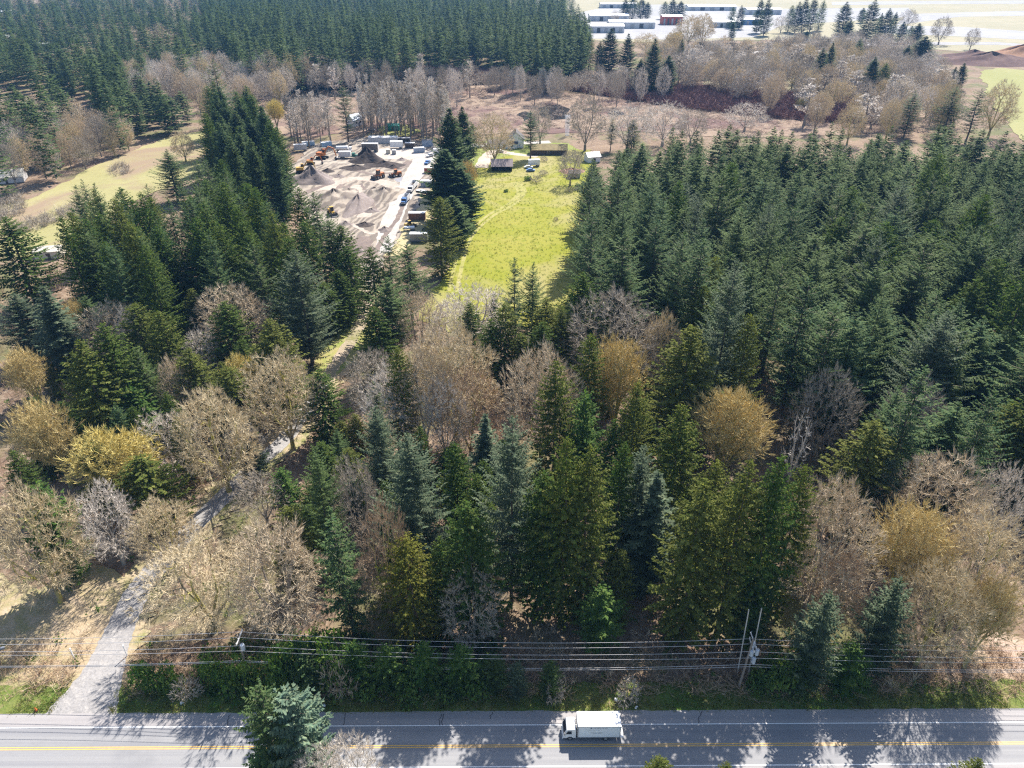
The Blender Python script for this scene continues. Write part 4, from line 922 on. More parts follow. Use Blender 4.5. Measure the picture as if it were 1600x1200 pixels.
thicket('saplings', scatter([(-80, 900), (560, 940), (1660, 940), (1760, 560), (900, 480), (560, 600), (430, 560), (300, 440), (-80, 420)], 260, lambda x, y: gap(x, y) and not hides_drive(x, y, 5, 3)), M['brown'], (2.5, 6.5), (2.0, 3.6), 22, 0.035, 0.45)
thicket('bank_brambles', scatter([(-60, 1090), (1660, 1084), (1660, 1010), (-60, 1010)], 900, nd), M['brown'], (0.5, 1.5), (0.8, 1.6), 12, 0.026, 0.7)
BAND = [(380, 150), (440, 137), (520, 129), (640, 122), (760, 128), (900, 143), (1000, 160), (1100, 174), (1200, 184), (1300, 192), (1420, 194), (1420, 166), (1300, 154), (1060, 136), (900, 120), (640, 104), (480, 106), (380, 128)]
thicket('marsh_edge_shrubs', scatter(BAND, 4200), twig_mat('red_osier_twigs', (0.20, 0.105, 0.095), (0.25, 0.14, 0.125)), (2.5, 5.0), (3.0, 5.0), 14, 0.13, 0.6)
poly_sheet('shrub_ground', BAND, 0.075, ground_mat('shrub_litter', (0.12, 0.072, 0.065), (0.085, 0.052, 0.05), (0.17, 0.11, 0.095), 0.03, 0.3), 2.0, 9)
thicket('marsh_reeds', scatter([(440, 141), (640, 128), (900, 150), (1180, 174), (1320, 187), (1200, 210), (960, 200), (760, 205), (600, 200), (470, 210), (400, 165)], 1500), twig_mat('reeds', (0.44, 0.34, 0.26), (0.50, 0.40, 0.31)), (0.6, 1.6), (1.5, 4.0), 10, 0.06, 0.7)
thicket('field_brush', scatter([(20, 352), (70, 338), (130, 318), (125, 335), (60, 360), (15, 368)], 90) + scatter([(-20, 320), (30, 300), (45, 330), (0, 350)], 80) + scatter([(165, 268), (200, 255), (205, 270), (170, 280)], 30), M['grey'], (1.5, 3.0), (1.5, 2.5), 14, 0.05)
# ferns and low evergreens
def leafmass(name, pts, m, n=26, r=0.9, leaf=0.42):
    T = []
    for (x, y) in pts:
        rr = r * random.uniform(.5, 1.4); P = np.array((x, y, 0.0)) + np.stack([np.random.randn(n) * rr * .5, np.random.randn(n) * rr * .5, U(0.05, 0.9, n) * rr], 1)
        o_ = unit(np.random.randn(n, 3) + np.array((0, 0, .4))); s = unit(np.cross(o_, np.random.randn(n, 3))); ln = leaf * U(.6, 1.5, n)[:, None]
        T.append(np.stack([P, P + o_ * ln * .5 + s * ln * .3, P + o_ * ln, P + o_ * ln * .5 - s * ln * .3], 1))
    o = MB().quads(np.concatenate(T)).build(name, m); o['kind'] = 'stuff'; return o
leafmass('ferns', scatter(WOOD, 750, nd), M['bush'])
leafmass('salal_cover', scatter([(300, 1085), (780, 1085), (780, 1000), (420, 990), (300, 1030)], 260, nd) + scatter([(1200, 1075), (1360, 1075), (1340, 1010), (1200, 1010)], 80, nd), M['bush'], 40, 1.3, 0.5)
def grass_tufts(name, pts, m, h=(0.15, 0.5), n=6):
    Q0, Q1 = [], []
    for (x, y) in pts:
        b = np.array((x, y, 0.02)) + np.random.randn(n, 3) * np.array((.25, .25, 0)); Q0.append(b); Q1.append(b + np.stack([np.random.randn(n) * .18, np.random.randn(n) * .18, U(*h, n)], 1))
    Q0, Q1 = np.vstack(Q0), np.vstack(Q1)
    o = MB().quads(ribbons(Q0, Q1, np.full(len(Q0), .045), np.full(len(Q0), .01))).build(name, m); o['kind'] = 'stuff'
M['blade'] = foliage_mat('grass_blades', (0.13, 0.18, 0.035), (0.18, 0.20, 0.05), (0.30, 0.25, 0.11), 0.3)
M['blade2'] = foliage_mat('meadow_blades', (0.18, 0.225, 0.038), (0.22, 0.24, 0.05), (0.13, 0.185, 0.03), 0.3)
vp = []
for i in range(4200):
    x = random.uniform(-75, 75); vp.append((x, 67.9 + ry(x) + 5.6 * random.random() ** 1.4))
grass_tufts('verge_tufts', [p for p in vp if seg_dist(DRIVE, *p) > 4], M['blade'])
grass_tufts('meadow_tufts', scatter([(690, 470), (712, 400), (735, 310), (750, 268), (915, 242), (905, 330), (900, 500), (780, 500)], 2600), M['blade2'], (0.2, 0.7), 7)
for i, (u, v, s) in enumerate(((826, 282, 1.2), (838, 285, 1.5), (848, 274, 1.2), (905, 295, 1.2), (890, 300, 1.1), (735, 308, 1.3), (722, 330, 1.2), (868, 345, .7), (902, 298, 1), (790, 300, .7), (850, 252, 1.2))):
    x, y = at(u, v); plant('shrub' if i % 3 else 'bush', x, y, 2.2 * s, 1.8 * s, 'small scrubby bush out on the bright meadow, %s from the far fir line' % ORD[i], 'scrubby bushes on the meadow')
# ------------------------------------------------------------------ poles, wires, truck
np.random.seed(21); random.seed(21)
M['white'] = plain('white_paint', (0.78, 0.78, 0.78), 0.45, 0, 0.06); M['cream'] = plain('cream_paint', (0.62, 0.57, 0.47), 0.6); M['dark'] = plain('dark_rubber', (0.02, 0.02, 0.022), 0.8)
M['glass'] = plain('tinted_glass', (0.015, 0.02, 0.03), 0.08); M['greymetal'] = plain('grey_metal', (0.33, 0.34, 0.36), 0.45, 0.3); M['darkmetal'] = plain('dark_metal', (0.06, 0.06, 0.065), 0.5, 0.3)
M['polewood'] = plain('weathered_pole_wood', (0.30, 0.25, 0.21), 0.85, 0, 0.3, 0.8); M['armwood'] = plain('bleached_crossarm', (0.60, 0.57, 0.54), 0.8, 0, 0.2); M['can'] = plain('transformer_paint', (0.52, 0.57, 0.63), 0.4)
M['wire'] = plain('aluminium_wire', (0.50, 0.48, 0.47), 0.4, 0.3); M['orange'] = plain('orange_machine_paint', (0.50, 0.16, 0.035), 0.5, 0, 0.3, 0.8); M['amber'] = plain('yellow_machine_paint', (0.55, 0.34, 0.05), 0.5, 0, 0.25, 0.8)
M['rust'] = plain('rusty_steel', (0.30, 0.15, 0.09), 0.85, 0, 0.4, 0.6); M['red'] = plain('red_container_paint', (0.42, 0.075, 0.04), 0.6, 0, 0.2); M['bluep'] = plain('blue_paint', (0.09, 0.20, 0.42), 0.4); M['teal'] = plain('teal_paint', (0.02, 0.28, 0.24), 0.5)
M['green'] = plain('green_cab_paint', (0.015, 0.16, 0.11), 0.35); M['palegrey'] = plain('pale_grey_siding', (0.55, 0.55, 0.56), 0.6); M['slate'] = plain('dark_roofing', (0.085, 0.075, 0.075), 0.8, 0, 0.3); M['brownroof'] = plain('faded_brown_roofing', (0.31, 0.245, 0.235), 0.85, 0, 0.22, 0.5)
M['timber'] = plain('dark_timber', (0.10, 0.075, 0.06), 0.9, 0, 0.3); M['mossroof'] = plain('mossy_roofing', (0.40, 0.31, 0.15), 0.9, 0, 0.3, 0.6); M['bluegrey'] = plain('blue_grey_sheet', (0.33, 0.40, 0.50), 0.5); M['cargo'] = plain('stacked_pallets', (0.20, 0.18, 0.17), 0.9, 0, 0.5, 2.5); M['whiteroof'] = plain('white_metal_roof', (0.80, 0.80, 0.80), 0.5, 0, 0.05, 0.2)
M['ltblue'] = plain('pale_blue_tarp', (0.45, 0.60, 0.72), 0.5, 0, 0.15); M['boxside'] = plain('truck_box_panel', (0.74, 0.77, 0.80), 0.5, 0, 0.03); M['ink'] = plain('grey_blue_lettering', (0.13, 0.17, 0.24), 0.6); M['inkpale'] = plain('pale_lettering', (0.42, 0.48, 0.54), 0.6)
M['darksoil'] = ground_mat('dark_topsoil', (0.055, 0.045, 0.042), (0.085, 0.07, 0.062), (0.11, 0.09, 0.08), 0.2, 0.9); M['greysoil'] = ground_mat('grey_fill', (0.235, 0.195, 0.18), (0.20, 0.165, 0.15), (0.29, 0.25, 0.22), 0.2, 0.9)
M['barkmulch'] = ground_mat('bark_mulch', (0.135, 0.085, 0.07), (0.10, 0.06, 0.055), (0.18, 0.115, 0.09), 0.05, 0.3); M['redsoil'] = ground_mat('red_soil', (0.30, 0.17, 0.10), (0.24, 0.13, 0.08), (0.35, 0.22, 0.14), 0.05, 0.3)

def on_ray(u, v, y):
    """height and x of the pixel's ray where it crosses distance y"""
    a = (u - 800) / FPX; b = -(v - 600) / FPX; d = (a, cP + b * sP, -sP + b * cP); t = y / d[1]; return d[0] * t, CAM_H + d[2] * t
PY = at(1154, 1075)[1]; PX = at(1154, 1075)[0]
PX0, PZT = on_ray(372, 1000, PY)                                 # the other pole stands in the hedge, same line
poles = []
def utility_pole(x, y, ztop, label, cans, arms, lean=0.0):
    t = thing('utility_pole', label, 'utility pole', (x, y, -0.3), 0.0, 'utility poles along the road')
    MB().tube((0, 0, 0), (lean, 0, ztop + 0.3), 0.20, 0.13, 10).build('pole', M['polewood'], t)
    for (dy, z, ln, tilt) in arms:
        a = MB().box((lean * z / ztop + 0.18, dy, z + 0.3), (0.13, ln, 0.15)).build('crossarm', M['armwood'], t)
        for s in np.linspace(-0.46, 0.46, 4): MB().tube((lean * z / ztop + 0.18, dy + s * ln, z + 0.37), (lean * z / ztop + 0.18, dy + s * ln, z + 0.62), 0.07, 0.045, 8).build('insulator', M['white'], a)
    for (dx, dy, z) in cans:
        c = MB().tube((dx, dy, z - 0.2), (dx, dy, z + 0.85), 0.30, 0.30, 14).tube((dx, dy, z + 0.85), (dx, dy, z + 0.95), 0.24, 0.1, 12).build('transformer', M['can'], t)
        MB().tube((dx + .1, dy, z + 0.9), (dx + .1, dy, z + 1.25), 0.05, 0.04, 7).build('bushing', M['greymetal'], c)
    return t
zt = on_ray(1170, 1003, PY)[1]
utility_pole(PX, PY, zt + 0.6, 'weathered utility pole at the verge right of the truck, with several transformer cans', [(0.55, -0.15, zt - 2.3), (0.95, -0.55, zt - 3.4), (0.75, 0.45, zt - 1.2), (1.3, -0.2, zt - 2.0)], [(0.2, zt + 0.1, 2.9, 0), (0.2, zt - 1.0, 2.6, 0)], 0.35)
utility_pole(PX0, PY + 0.1, PZT + 0.9, 'utility pole rising from the hedge at left, with a white arm and one can', [(0.55, -0.4, PZT - 1.2)], [(0.1, PZT + 0.3, 2.8, 0)])
for i, (ub, ut, vt) in enumerate(((1158, 1170, 953), (1176, 1190, 951))):
    yb = PY + 2.6; x0, z0_ = on_ray(ub, 1020, yb); x1, z1 = on_ray(ut, vt, yb)
    k = (x1 - x0) / (z1 - z0_); t = thing('timber_pole', ('left' if i == 0 else 'right') + ' one of two bare sunlit poles standing behind the transformer pole', 'pole', (x0 - k * z0_, yb, -0.2), 0, 'bare poles behind the transformer pole')
    MB().tube((0, 0, 0), (k * z1, 0, z1 + .2), 0.11, 0.085, 8).build('shaft', M['armwood'], t)
    MB().tube((k * (z1 + .2), 0, z1 + .2), (k * (z1 + .3), 0, z1 + .35), 0.12, 0.06, 8).build('cap', M['greymetal'], t)
def wire(name, label, u_spec, y, r):
    """u_spec: pixel heights at the left pole, mid-span and the right pole, all at distance y"""
    v0, vm, v1 = u_spec; V = []
    xa, za = on_ray(375, v0, y); xb, zb = on_ray(1172, v1, y); zm = on_ray(785, vm, y)[1]; sag = (za + zb) / 2 - zm; L = xb - xa
    pts = []
    for i in range(-40, 105):
        s = i / 32.0 if False else i / 40.0
        k = math.floor(s); f = s - k; zz = (za + (zb - za) * s if 0 <= s <= 1 else (za if s < 0 else zb)) - 4 * sag * f * (1 - f); pts.append((xa + L * s, y, zz))
    mb = MB()
    for p, q in zip(pts[:-1], pts[1:]): mb.tube(p, q, r, r, 5, 0, False)
    tag(mb.build('power_line', M['wire']), label, 'power line', 'overhead wires along the road')
for i, (a, y, r, lb) in enumerate((((987, 1004, 998), PY + 1.5, .034, 'highest of the overhead wires along the road'), ((996, 1012, 1006), PY + .7, .034, 'second highest overhead wire along the road'), ((1009, 1023, 1018), PY - .3, .034, 'third overhead wire from the top, at the crossarm fronts'),
        ((1017, 1029.5, 1028), PY - 1.2, .030, 'fourth overhead wire from the top, just under the crossarms'), ((1032, 1044, 1038), PY - .2, .038, 'upper of the two low dim communication cables'), ((1034, 1046.5, 1041.5), PY - .3, .034, 'lowest of the overhead lines, a dim communication cable'))):
    wire('power_line', lb, a, y, r)

def wheel(par, x, y, r, wd, name='wheel', axis='y'):
    p = MB().tube((x, y - wd / 2, r), (x, y + wd / 2, r), r, r, 16).build(name, M['dark'], par)
    MB().tube((x, y - wd / 2 - .015, r), (x, y + wd / 2 + .015, r), r * .55, r * .55, 10).build('rim', M['greymetal'], p); return p
def extrude(mb, prof, y0, y1, mat=0):
    """side profile (x, z) swept from y0 to y1"""
    n = len(prof); v = [(x, y0, z) for x, z in prof] + [(x, y1, z) for x, z in prof]
    mb.add(v, [(i, (i + 1) % n, n + (i + 1) % n, n + i) for i in range(n)], mat)
    mb.add(v, [tuple(range(n))], mat); mb.add(v, [tuple(range(2 * n - 1, n - 1, -1))], mat); return mb
def bevel(o, w_=0.05):
    m = o.modifiers.new('bevel', 'BEVEL'); m.width = w_; m.segments = 2; m.limit_method = 'ANGLE'; return o
def box_truck():
    x0 = at(879, 1158)[0]; y0 = 64.0 + ry(x0)
    t = thing('box_truck', 'white cab-over box truck with dark lettering driving left on the road', 'box truck', (x0, y0, 0.07), ROAD_T)
    W_ = 1.0
    bevel(extrude(MB(), [(0.05, 0.55), (0.0, 1.0), (0.10, 1.45), (0.52, 2.35), (0.75, 2.48), (1.78, 2.48), (1.86, 2.3), (1.86, 0.55)], -W_, W_).build('cab', M['white'], t), 0.06)
    MB().quads([[(0.105, -0.9, 1.50), (0.105, 0.9, 1.50), (0.47, 0.86, 2.27), (0.47, -0.86, 2.27)]]).build('windscreen', M['glass'], t).location = (-0.035, 0, 0.012)
    for s in (-1, 1):
        MB().add([(0.40, s * 1.008, 1.42), (1.25, s * 1.008, 1.42), (1.25, s * 1.008, 2.12), (0.68, s * 1.008, 2.12)], [(0, 1, 2, 3)]).build('side_window', M['glass'], t)
        MB().box((0.25, s * 1.18, 1.75), (0.10, 0.22, 0.42)).build('mirror', M['darkmetal'], t)
        MB().box((0.02, s * 0.72, 0.86), (0.08, 0.34, 0.18)).build('headlight', M['glass'], t)
    MB().box((-0.02, 0, 0.52), (0.14, 1.96, 0.26)).build('bumper', M['white'], t)
    MB().box((4.9, 0, 0.80), (6.4, 0.8, 0.22)).build('chassis', M['darkmetal'], t)
    bx = MB().box((5.15, 0, 2.17), (6.1, 2.36, 2.46)).build('cargo_box', M['boxside'], t)
    MB().box((5.15, 0, 3.43), (6.16, 2.42, 0.07)).build('box_roof', M['white'], bx)
    f = MB()
    for x in (2.12, 8.18):
        for s in (-1, 1): f.box((x, s * 1.19, 2.17), (0.10, 0.06, 2.48))
    for s in (-1, 1): f.box((5.15, s * 1.195, 0.97), (6.1, 0.05, 0.10)).box((5.15, s * 1.195, 3.36), (6.1, 0.05, 0.07))
    f.build('edge_rails', M['greymetal'], bx)
    # lettering: a round mark and a word too small to read above two fine lines
    L = MB(); rr = random.Random(4)
    def line(x, z, n, h, mi):
        for i in range(n):
            wd = rr.uniform(.7, 1.1) * h * .62; k = rr.random()
            L.box((x + wd / 2, -1.186, z), (wd * .24, .012, h), 0, mi) if k < .3 else L.box((x + wd * .3, -1.186, z), (wd * .22, .012, h), 0, mi).box((x + wd * .6, -1.186, z + h * .38), (wd * .5, .012, h * .2), 0, mi)
            if .2 < k < .7: L.box((x + wd * .85, -1.186, z), (wd * .2, .012, h * .9), 0, mi)
            x += wd * 1.28
    L.tube((3.95, -1.183, 3.03), (3.95, -1.196, 3.03), .13, .13, 14); line(4.15, 3.02, 15, .20, 0); line(3.6, 2.62, 26, .10, 1); line(3.85, 2.02, 24, .11, 0); line(4.25, 1.84, 18, .10, 0)
    L.build('lettering', [M['ink'], M['inkpale']], bx)
    MB().box((8.21, 0, 2.15), (0.04, 2.1, 2.2)).build('rear_door', M['palegrey'], bx)
    MB().box((8.45, 0, 0.75), (0.55, 2.2, 0.10)).build('tail_lift', M['white'], t)
    for s in (-1, 1):
        wheel(t, 1.05, s * 0.88, 0.42, 0.26); wheel(t, 6.2, s * 0.86, 0.42, 0.46)
box_truck()

# small things along the verge and drive
def gate_post(u, v, label):
    x, y = at(u, v); t = thing('gate_post', label, 'gate post', (x, y, 0), 0, 'white posts at the drive entrance'); MB().box((0, 0, 1.2), (0.14, 0.14, 2.6)).build('post', M['white'], t); MB().box((0, 0, 2.54), (0.2, 0.2, 0.07)).build('cap', M['white'], t)
gate_post(117, 1030, 'white post on the left side of the drive mouth'); gate_post(199, 1025, 'white post on the right side of the drive mouth')
def scrap(u, v, label, s=.5, nm='litter_bag'):
    x, y = at(u, v); mb = MB(); 
    for k in range(4): mb.box((random.uniform(-.2, .2) * s, random.uniform(-.2, .2) * s, .1 + .08 * k), (s * random.uniform(.5, 1), s * random.uniform(.4, .8), .16), random.uniform(0, 3), 0, .7, .7)
    tag(mb.build(nm, M['white'], None, False, (x, y, .03)), label, 'litter')
scrap(285, 1100, 'crumpled white sheet on the verge near the drive'); scrap(507, 1104, 'small white scrap on the verge right of the pine'); scrap(962, 1094, 'white scrap of litter above the truck\'s box'); scrap(994, 1106, 'white bag at the verge right of the truck', .4)
x, y = at(57, 1111)
t = thing('traffic_cone', 'orange cone at the road edge left of the drive', 'traffic cone', (x, y, .06)); MB().tube((0, 0, .04), (0, 0, .8), .2, .05, 14).build('cone', plain('cone_orange', (.7, .16, .03), .6), t); MB().box((0, 0, .03), (.5, .5, .05)).build('base', M['dark'], t)
x, y = at(8, 1022); t = thing('mailbox', 'grey mailbox on a post at the left edge', 'mailbox', (x, y, 0), .4); MB().box((0, 0, .6), (.1, .1, 1.2)).build('post', M['polewood'], t); bevel(MB().box((0, 0, 1.4), (.8, .4, .45)).build('box', M['greymetal'], t), .08)

# ------------------------------------------------------------------ yard things
def px_thing(name, label, cat, u, v, rz=0.0, group=None):
    x, y = at(u, v); return thing(name, label, cat, (x, y, 0.07), rz, group)
def container(u, v, label, L=6.1, W=2.45, H=2.6, side='palegrey', top='white', rz=0.0, name='shipping_container', cat='container', wheels=False):
    t = px_thing(name, label, cat, u, v, rz); z = 0.9 if wheels else 0.0
    b = MB().box((0, 0, z + H / 2), (L, W, H)); n = int(L / 0.45)
    for i in range(n):
        for s in (-1, 1): b.box((-L / 2 + (i + .5) * L / n, s * (W / 2 + .02), z + H / 2), (0.16, 0.05, H * .9))
    b.build('body', M[side], t)
    MB().box((0, 0, z + H + .04), (L * 1.01, W * 1.02, .08)).build('roof', M[top], t); MB().box((L / 2 + .035, 0, z + H / 2), (.05, W * .9, H * .88)).build('door', M[top if top != 'white' else side], t)
    if wheels:
        MB().box((0, 0, z - .15), (L, .9, .25)).build('chassis', M['darkmetal'], t)
        for s in (-1, 1):
            for x in (L * .28, L * .40): wheel(t, x, s * W * .42, .48, .3)
    return t
container(599, 223, 'long white mobile building on the far side of the yard', 17, 4.5, 3.4, 'palegrey', 'whiteroof', 0.0, 'mobile_home', 'mobile home')
container(579, 237, 'grey stack-loaded flatbed trailer in front of the long white building', 9, 3, 3.6, 'cargo', 'palegrey', 0.0, 'loaded_trailer', 'trailer', True)
container(620, 232, 'white box trailer right of the stacked flatbed', 7, 2.8, 3.2, 'white', 'white', 0.0, 'box_trailer', 'trailer', True)
container(641, 231, 'brown-sided container with white frame beside the white box trailer', 5.5, 2.6, 2.8, 'timber', 'white')
container(652, 343, 'rusty ribbed container beside the gravel road', 7.0, 2.6, 3.0, 'rust', 'white')
container(655, 376, 'grey ribbed container with white roof behind the clump of firs', 7.0, 2.6, 3.0, 'greymetal', 'whiteroof')
container(668, 291, 'pale blue container beside the gravel road under the tall cedar', 6.1, 2.6, 2.7, 'bluegrey', 'white')
container(671, 270, 'red container on the right side of the gravel road', 5.0, 2.6, 2.6, 'red', 'cream')
container(663, 305, 'low open trailer with white rails beside the gravel road', 8.0, 2.4, 1.0, 'timber', 'white', -0.55, 'flat_trailer', 'trailer', True)
container(640, 360, 'white flat trailer in front of the yellow machine', 4, 2, .5, 'white', 'white', 0.1, 'utility_trailer', 'trailer', True)
container(470, 236, 'pale grey box trailer by the trees left of the tarped loads', 7, 2.6, 2.8, 'palegrey', 'white', .3, 'box_trailer', 'trailer', True); container(686, 240, 'white container in the sun beyond the red one', 6, 2.6, 2.7, 'white', 'white', .2); container(632, 222, 'low dark container behind the white box trailer', 7, 2.6, 2.4, 'darkmetal', 'palegrey'); container(655, 238, 'blue-grey container at the bend of the gravel road', 6, 2.6, 2.6, 'bluegrey', 'palegrey', .3)
container(607, 240, 'tan square crate on the yard apron', 2.2, 2.2, 2.3, 'cream', 'cream', 0, 'storage_crate', 'crate'); container(616, 241, 'grey square crate next to the tan one', 2.2, 2.2, 2.3, 'greymetal', 'palegrey', 0, 'storage_crate', 'crate')
container(482, 227, 'pale blue tarped load left of the orange excavator, nearer the trees', 7, 3, 2.0, 'ltblue', 'white', .35, 'tarped_load', 'tarped load'); container(510, 228, 'pale blue tarped load right behind the orange excavator', 6, 3, 2.2, 'ltblue', 'white', .5, 'tarped_load', 'tarped load')
def tank_truck(u, v, label):
    t = px_thing('tank_truck', label, 'tank truck', u, v, 0.05)
    MB().tube((-3.5, 0, 2.0), (3.0, 0, 2.0), 1.15, 1.25, 16).build('tank', M['white'], t); MB().box((0, 0, .8), (8.5, .9, .3)).build('chassis', M['darkmetal'], t)
    c = bevel(MB().box((4.2, 0, 1.6), (1.7, 2.3, 2.0), 0, 0, .85).build('cab', M['white'], t)); MB().box((5.03, 0, 1.95), (.08, 1.9, .8)).build('windscreen', M['glass'], c)
    for s in (-1, 1):
        for x in (-2.6, -1.4, 4.2): wheel(t, x, s * .95, .5, .35)
tank_truck(536, 237, 'white tank truck parked behind the truck with green cab')
def freight_truck(u, v, label, cabm, boxm, rz, open_=False, L=6.5, name='freight_truck', cat='truck'):
    t = px_thing(name, label, cat, u, v, rz)
    MB().box((0, 0, .8), (L + 3.5, .9, .3)).build('chassis', M['darkmetal'], t)
    if open_:
        b = MB()
        for s in (-1, 1): b.box((-1.2, s * 1.2, 2.0), (L, .10, 2.0))
        b.box((-1.2 - L / 2, 0, 2.0), (.10, 2.4, 2.0)).box((-1.2 + L / 2, 0, 2.0), (.10, 2.4, 2.0)).box((-1.2, 0, 1.05), (L, 2.4, .12)); b.build('dump_body', M[boxm], t); MB().box((-1.2, 0, 1.4), (L * .96, 2.2, .6)).build('load', M['darksoil'], t)
    else: bevel(MB().box((-1.2, 0, 2.25), (L, 2.5, 2.7)).build('cargo_box', M[boxm], t), .04)
    x = L / 2 - 1.2 + 1.4
    c = bevel(MB().box((x, 0, 1.75), (1.9, 2.3, 2.0), 0, 0, .82, .95).build('cab', M[cabm], t)); MB().box((x + .86, 0, 2.15), (.1, 1.9, .75)).build('windscreen', M['glass'], c)
    bevel(MB().box((x + 1.7, 0, 1.25), (1.6, 1.9, 1.0), 0, 0, .9, .9).build('hood', M[cabm], t)); MB().box((x + 2.53, 0, 1.2), (.06, 1.3, .7)).build('grille', M['greymetal'], t)
    for s in (-1, 1):
        MB().box((x + 2.52, s * .8, 1.1), (.08, .22, .2)).build('headlight', M['white'], t)
        for xx in (-1.2 - L * .32, -1.2 - L * .12, x + 1.7): wheel(t, xx, s * 1.0, .5, .36)
freight_truck(543, 247, 'white box truck with dark green cab parked in the yard', 'green', 'white', 0.0)
freight_truck(634, 316, 'blue and white dump truck driving toward us on the gravel road', 'bluep', 'white', -math.pi / 2 - .10, True, 5.5, 'dump_truck', 'dump truck')
freight_truck(645, 296, 'white high-sided open trailer rig right behind the dump truck', 'white', 'white', -math.pi / 2 - .10, True, 9, 'dump_truck', 'dump truck')
def wheel_loader(u, v, label, paint, rz, s=1.0):
    t = px_thing('wheel_loader', label, 'wheel loader', u, v, rz); t.scale = (s, s, s)
    bevel(MB().box((-1.4, 0, 1.7), (3.0, 1.9, 1.3), 0, 0, .9, .9).build('engine_body', M[paint], t), .08); MB().box((1.0, 0, 1.3), (2.0, 1.3, .9)).build('front_frame', M[paint], t)
    c = MB().box((.1, 0, 2.75), (1.5, 1.5, 1.7), 0, 0, .85, .9).build('cab', M['glass'], t); MB().box((.1, 0, 3.64), (1.5, 1.6, .1)).build('cab_roof', M[paint], c)
    for k in (-1, 1):
        MB().tube((.9, k * .55, 1.9), (3.0, k * .55, .8), .16, .14, 6).build('lift_arm', M[paint], t)
        for x in (-1.7, 1.5): wheel(t, x, k * 1.15, .8, .6)
    extrude(MB(), [(2.9, .3), (4.1, .15), (4.15, .25), (3.3, .55), (3.15, 1.5), (2.95, 1.5)], -1.45, 1.45).build('bucket', M['darkmetal'], t)
wheel_loader(592, 279, 'orange wheel loader with dark bucket working in the middle of the yard', 'orange', -2.2, 1.15); wheel_loader(619, 276, 'smaller orange wheel loader next to the gravel road', 'orange', -2.6, 1.0)
wheel_loader(519, 336, 'dark yellow loader half hidden at the corner of the left stand', 'amber', -1.0, 1.0); wheel_loader(640, 355, 'small yellow machine between the rusty and the grey container', 'amber', .6, .75)
def excavator(u, v, label, paint, rz, s=1.0):
    t = px_thing('excavator', label, 'excavator', u, v, rz); t.scale = (s, s, s)
    for k in (-1, 1): extrude(MB(), [(-2.0, .1), (2.0, .1), (2.3, .5), (2.0, .9), (-2.0, .9), (-2.3, .5)], k * 1.2 - .3, k * 1.2 + .3).build('track', M['dark'], t)
    bevel(MB().box((-.5, 0, 1.9), (3.4, 2.5, 1.2), 0, 0, .94, .94).build('house', M[paint], t), .1); c = MB().box((.7, .75, 2.9), (1.3, 1.0, 1.4), 0, 0, .85).build('cab', M['glass'], t); MB().box((.7, .75, 3.64), (1.25, 1.05, .1)).build('cab_roof', M[paint], c)
    MB().tube((1.0, -.2, 2.2), (3.2, -.2, 5.0), .32, .28, 6).tube((3.2, -.2, 5.0), (5.6, -.2, 4.3), .30, .24, 6).build('boom', M[paint], t); MB().tube((5.5, -.2, 4.5), (6.4, -.2, 1.3), .24, .18, 6).build('stick', M[paint], t)
    extrude(MB(), [(6.2, 1.4), (7.0, .9), (6.8, .2), (6.0, .2), (5.6, .7)], -.8, .4).build('bucket', M['darkmetal'], t)
excavator(504, 248, 'big orange excavator with lowered boom at the yard\'s far left', 'orange', -.25, 1.35); excavator(486, 257, 'red-orange low excavator between the yellow one and the big one', 'orange', .15, .95); excavator(471, 270, 'yellow excavator at the left rim of the yard', 'amber', .2, 1.15)
def pile(u, v, label, rx, ry_, h, m, name='soil_pile', seed=1):
    rs = np.random.RandomState(seed); n, k = 40, 14; V = []; x, y = at(u, v)
    ph = rs.rand(6) * 6.28
    for j in range(k):
        f = j / (k - 1)
        for i in range(n):
            a = i / n * 2 * math.pi; r = f * (1 + .13 * math.sin(3 * a + ph[0]) + .08 * math.sin(5 * a + ph[1])); z = h * (1 - f) ** 1.15 * (1 + .18 * math.sin(4 * a + ph[2] + f * 6)) + rs.uniform(-.12, .12) * h * .3 * (f < .97)
            V.append((r * rx * math.cos(a), r * ry_ * math.sin(a), max(-.2, z if f < 1 else -.2)))
    o = MB().add(V, [(j * n + i, j * n + (i + 1) % n, (j + 1) * n + (i + 1) % n, (j + 1) * n + i) for j in range(k - 1) for i in range(n)]).build(name, m, None, True, (x, y, .05)); return tag(o, label, 'soil pile')
pile(574, 251, 'tall dark topsoil pile in the back of the yard', 10, 8, 6.5, M['darksoil'], seed=1); pile(600, 258, 'long low dark pile trailing off the tall topsoil pile', 12, 6, 2.2, M['darksoil'], seed=2); pile(488, 282, 'grey fill mound at the left of the yard', 12, 10, 6.5, M['greysoil'], seed=3)
pile(556, 263, 'low dark soil mound ringed by wheel tracks', 9, 5, 1.8, M['darksoil'], seed=4); pile(560, 320, 'long bare ridge of dirt in the near yard', 6, 18, 4.2, M['greysoil'], seed=5); pile(522, 310, 'broad graded dirt slope left of the near ridge', 12, 17, 4.0, M['yard'], seed=6); pile(601, 360, 'small brown heap beside the gravel road', 3, 3, 1.6, M['greysoil'], seed=7)
pile(600, 303, 'low rounded dirt bank right of the near ridge', 10, 13, 3.0, M['yard'], seed=8)
pile(1545, 98, 'wide dark bark-mulch mound at the far right', 70, 26, 9, M['barkmulch'], 'mulch_pile', 9); pile(1520, 88, 'low mulch mound left of the red soil', 36, 18, 6, M['barkmulch'], 'mulch_pile', 10); pile(1600, 88, 'red soil mound at the far right edge', 60, 24, 11, M['redsoil'], 'soil_pile', 11)

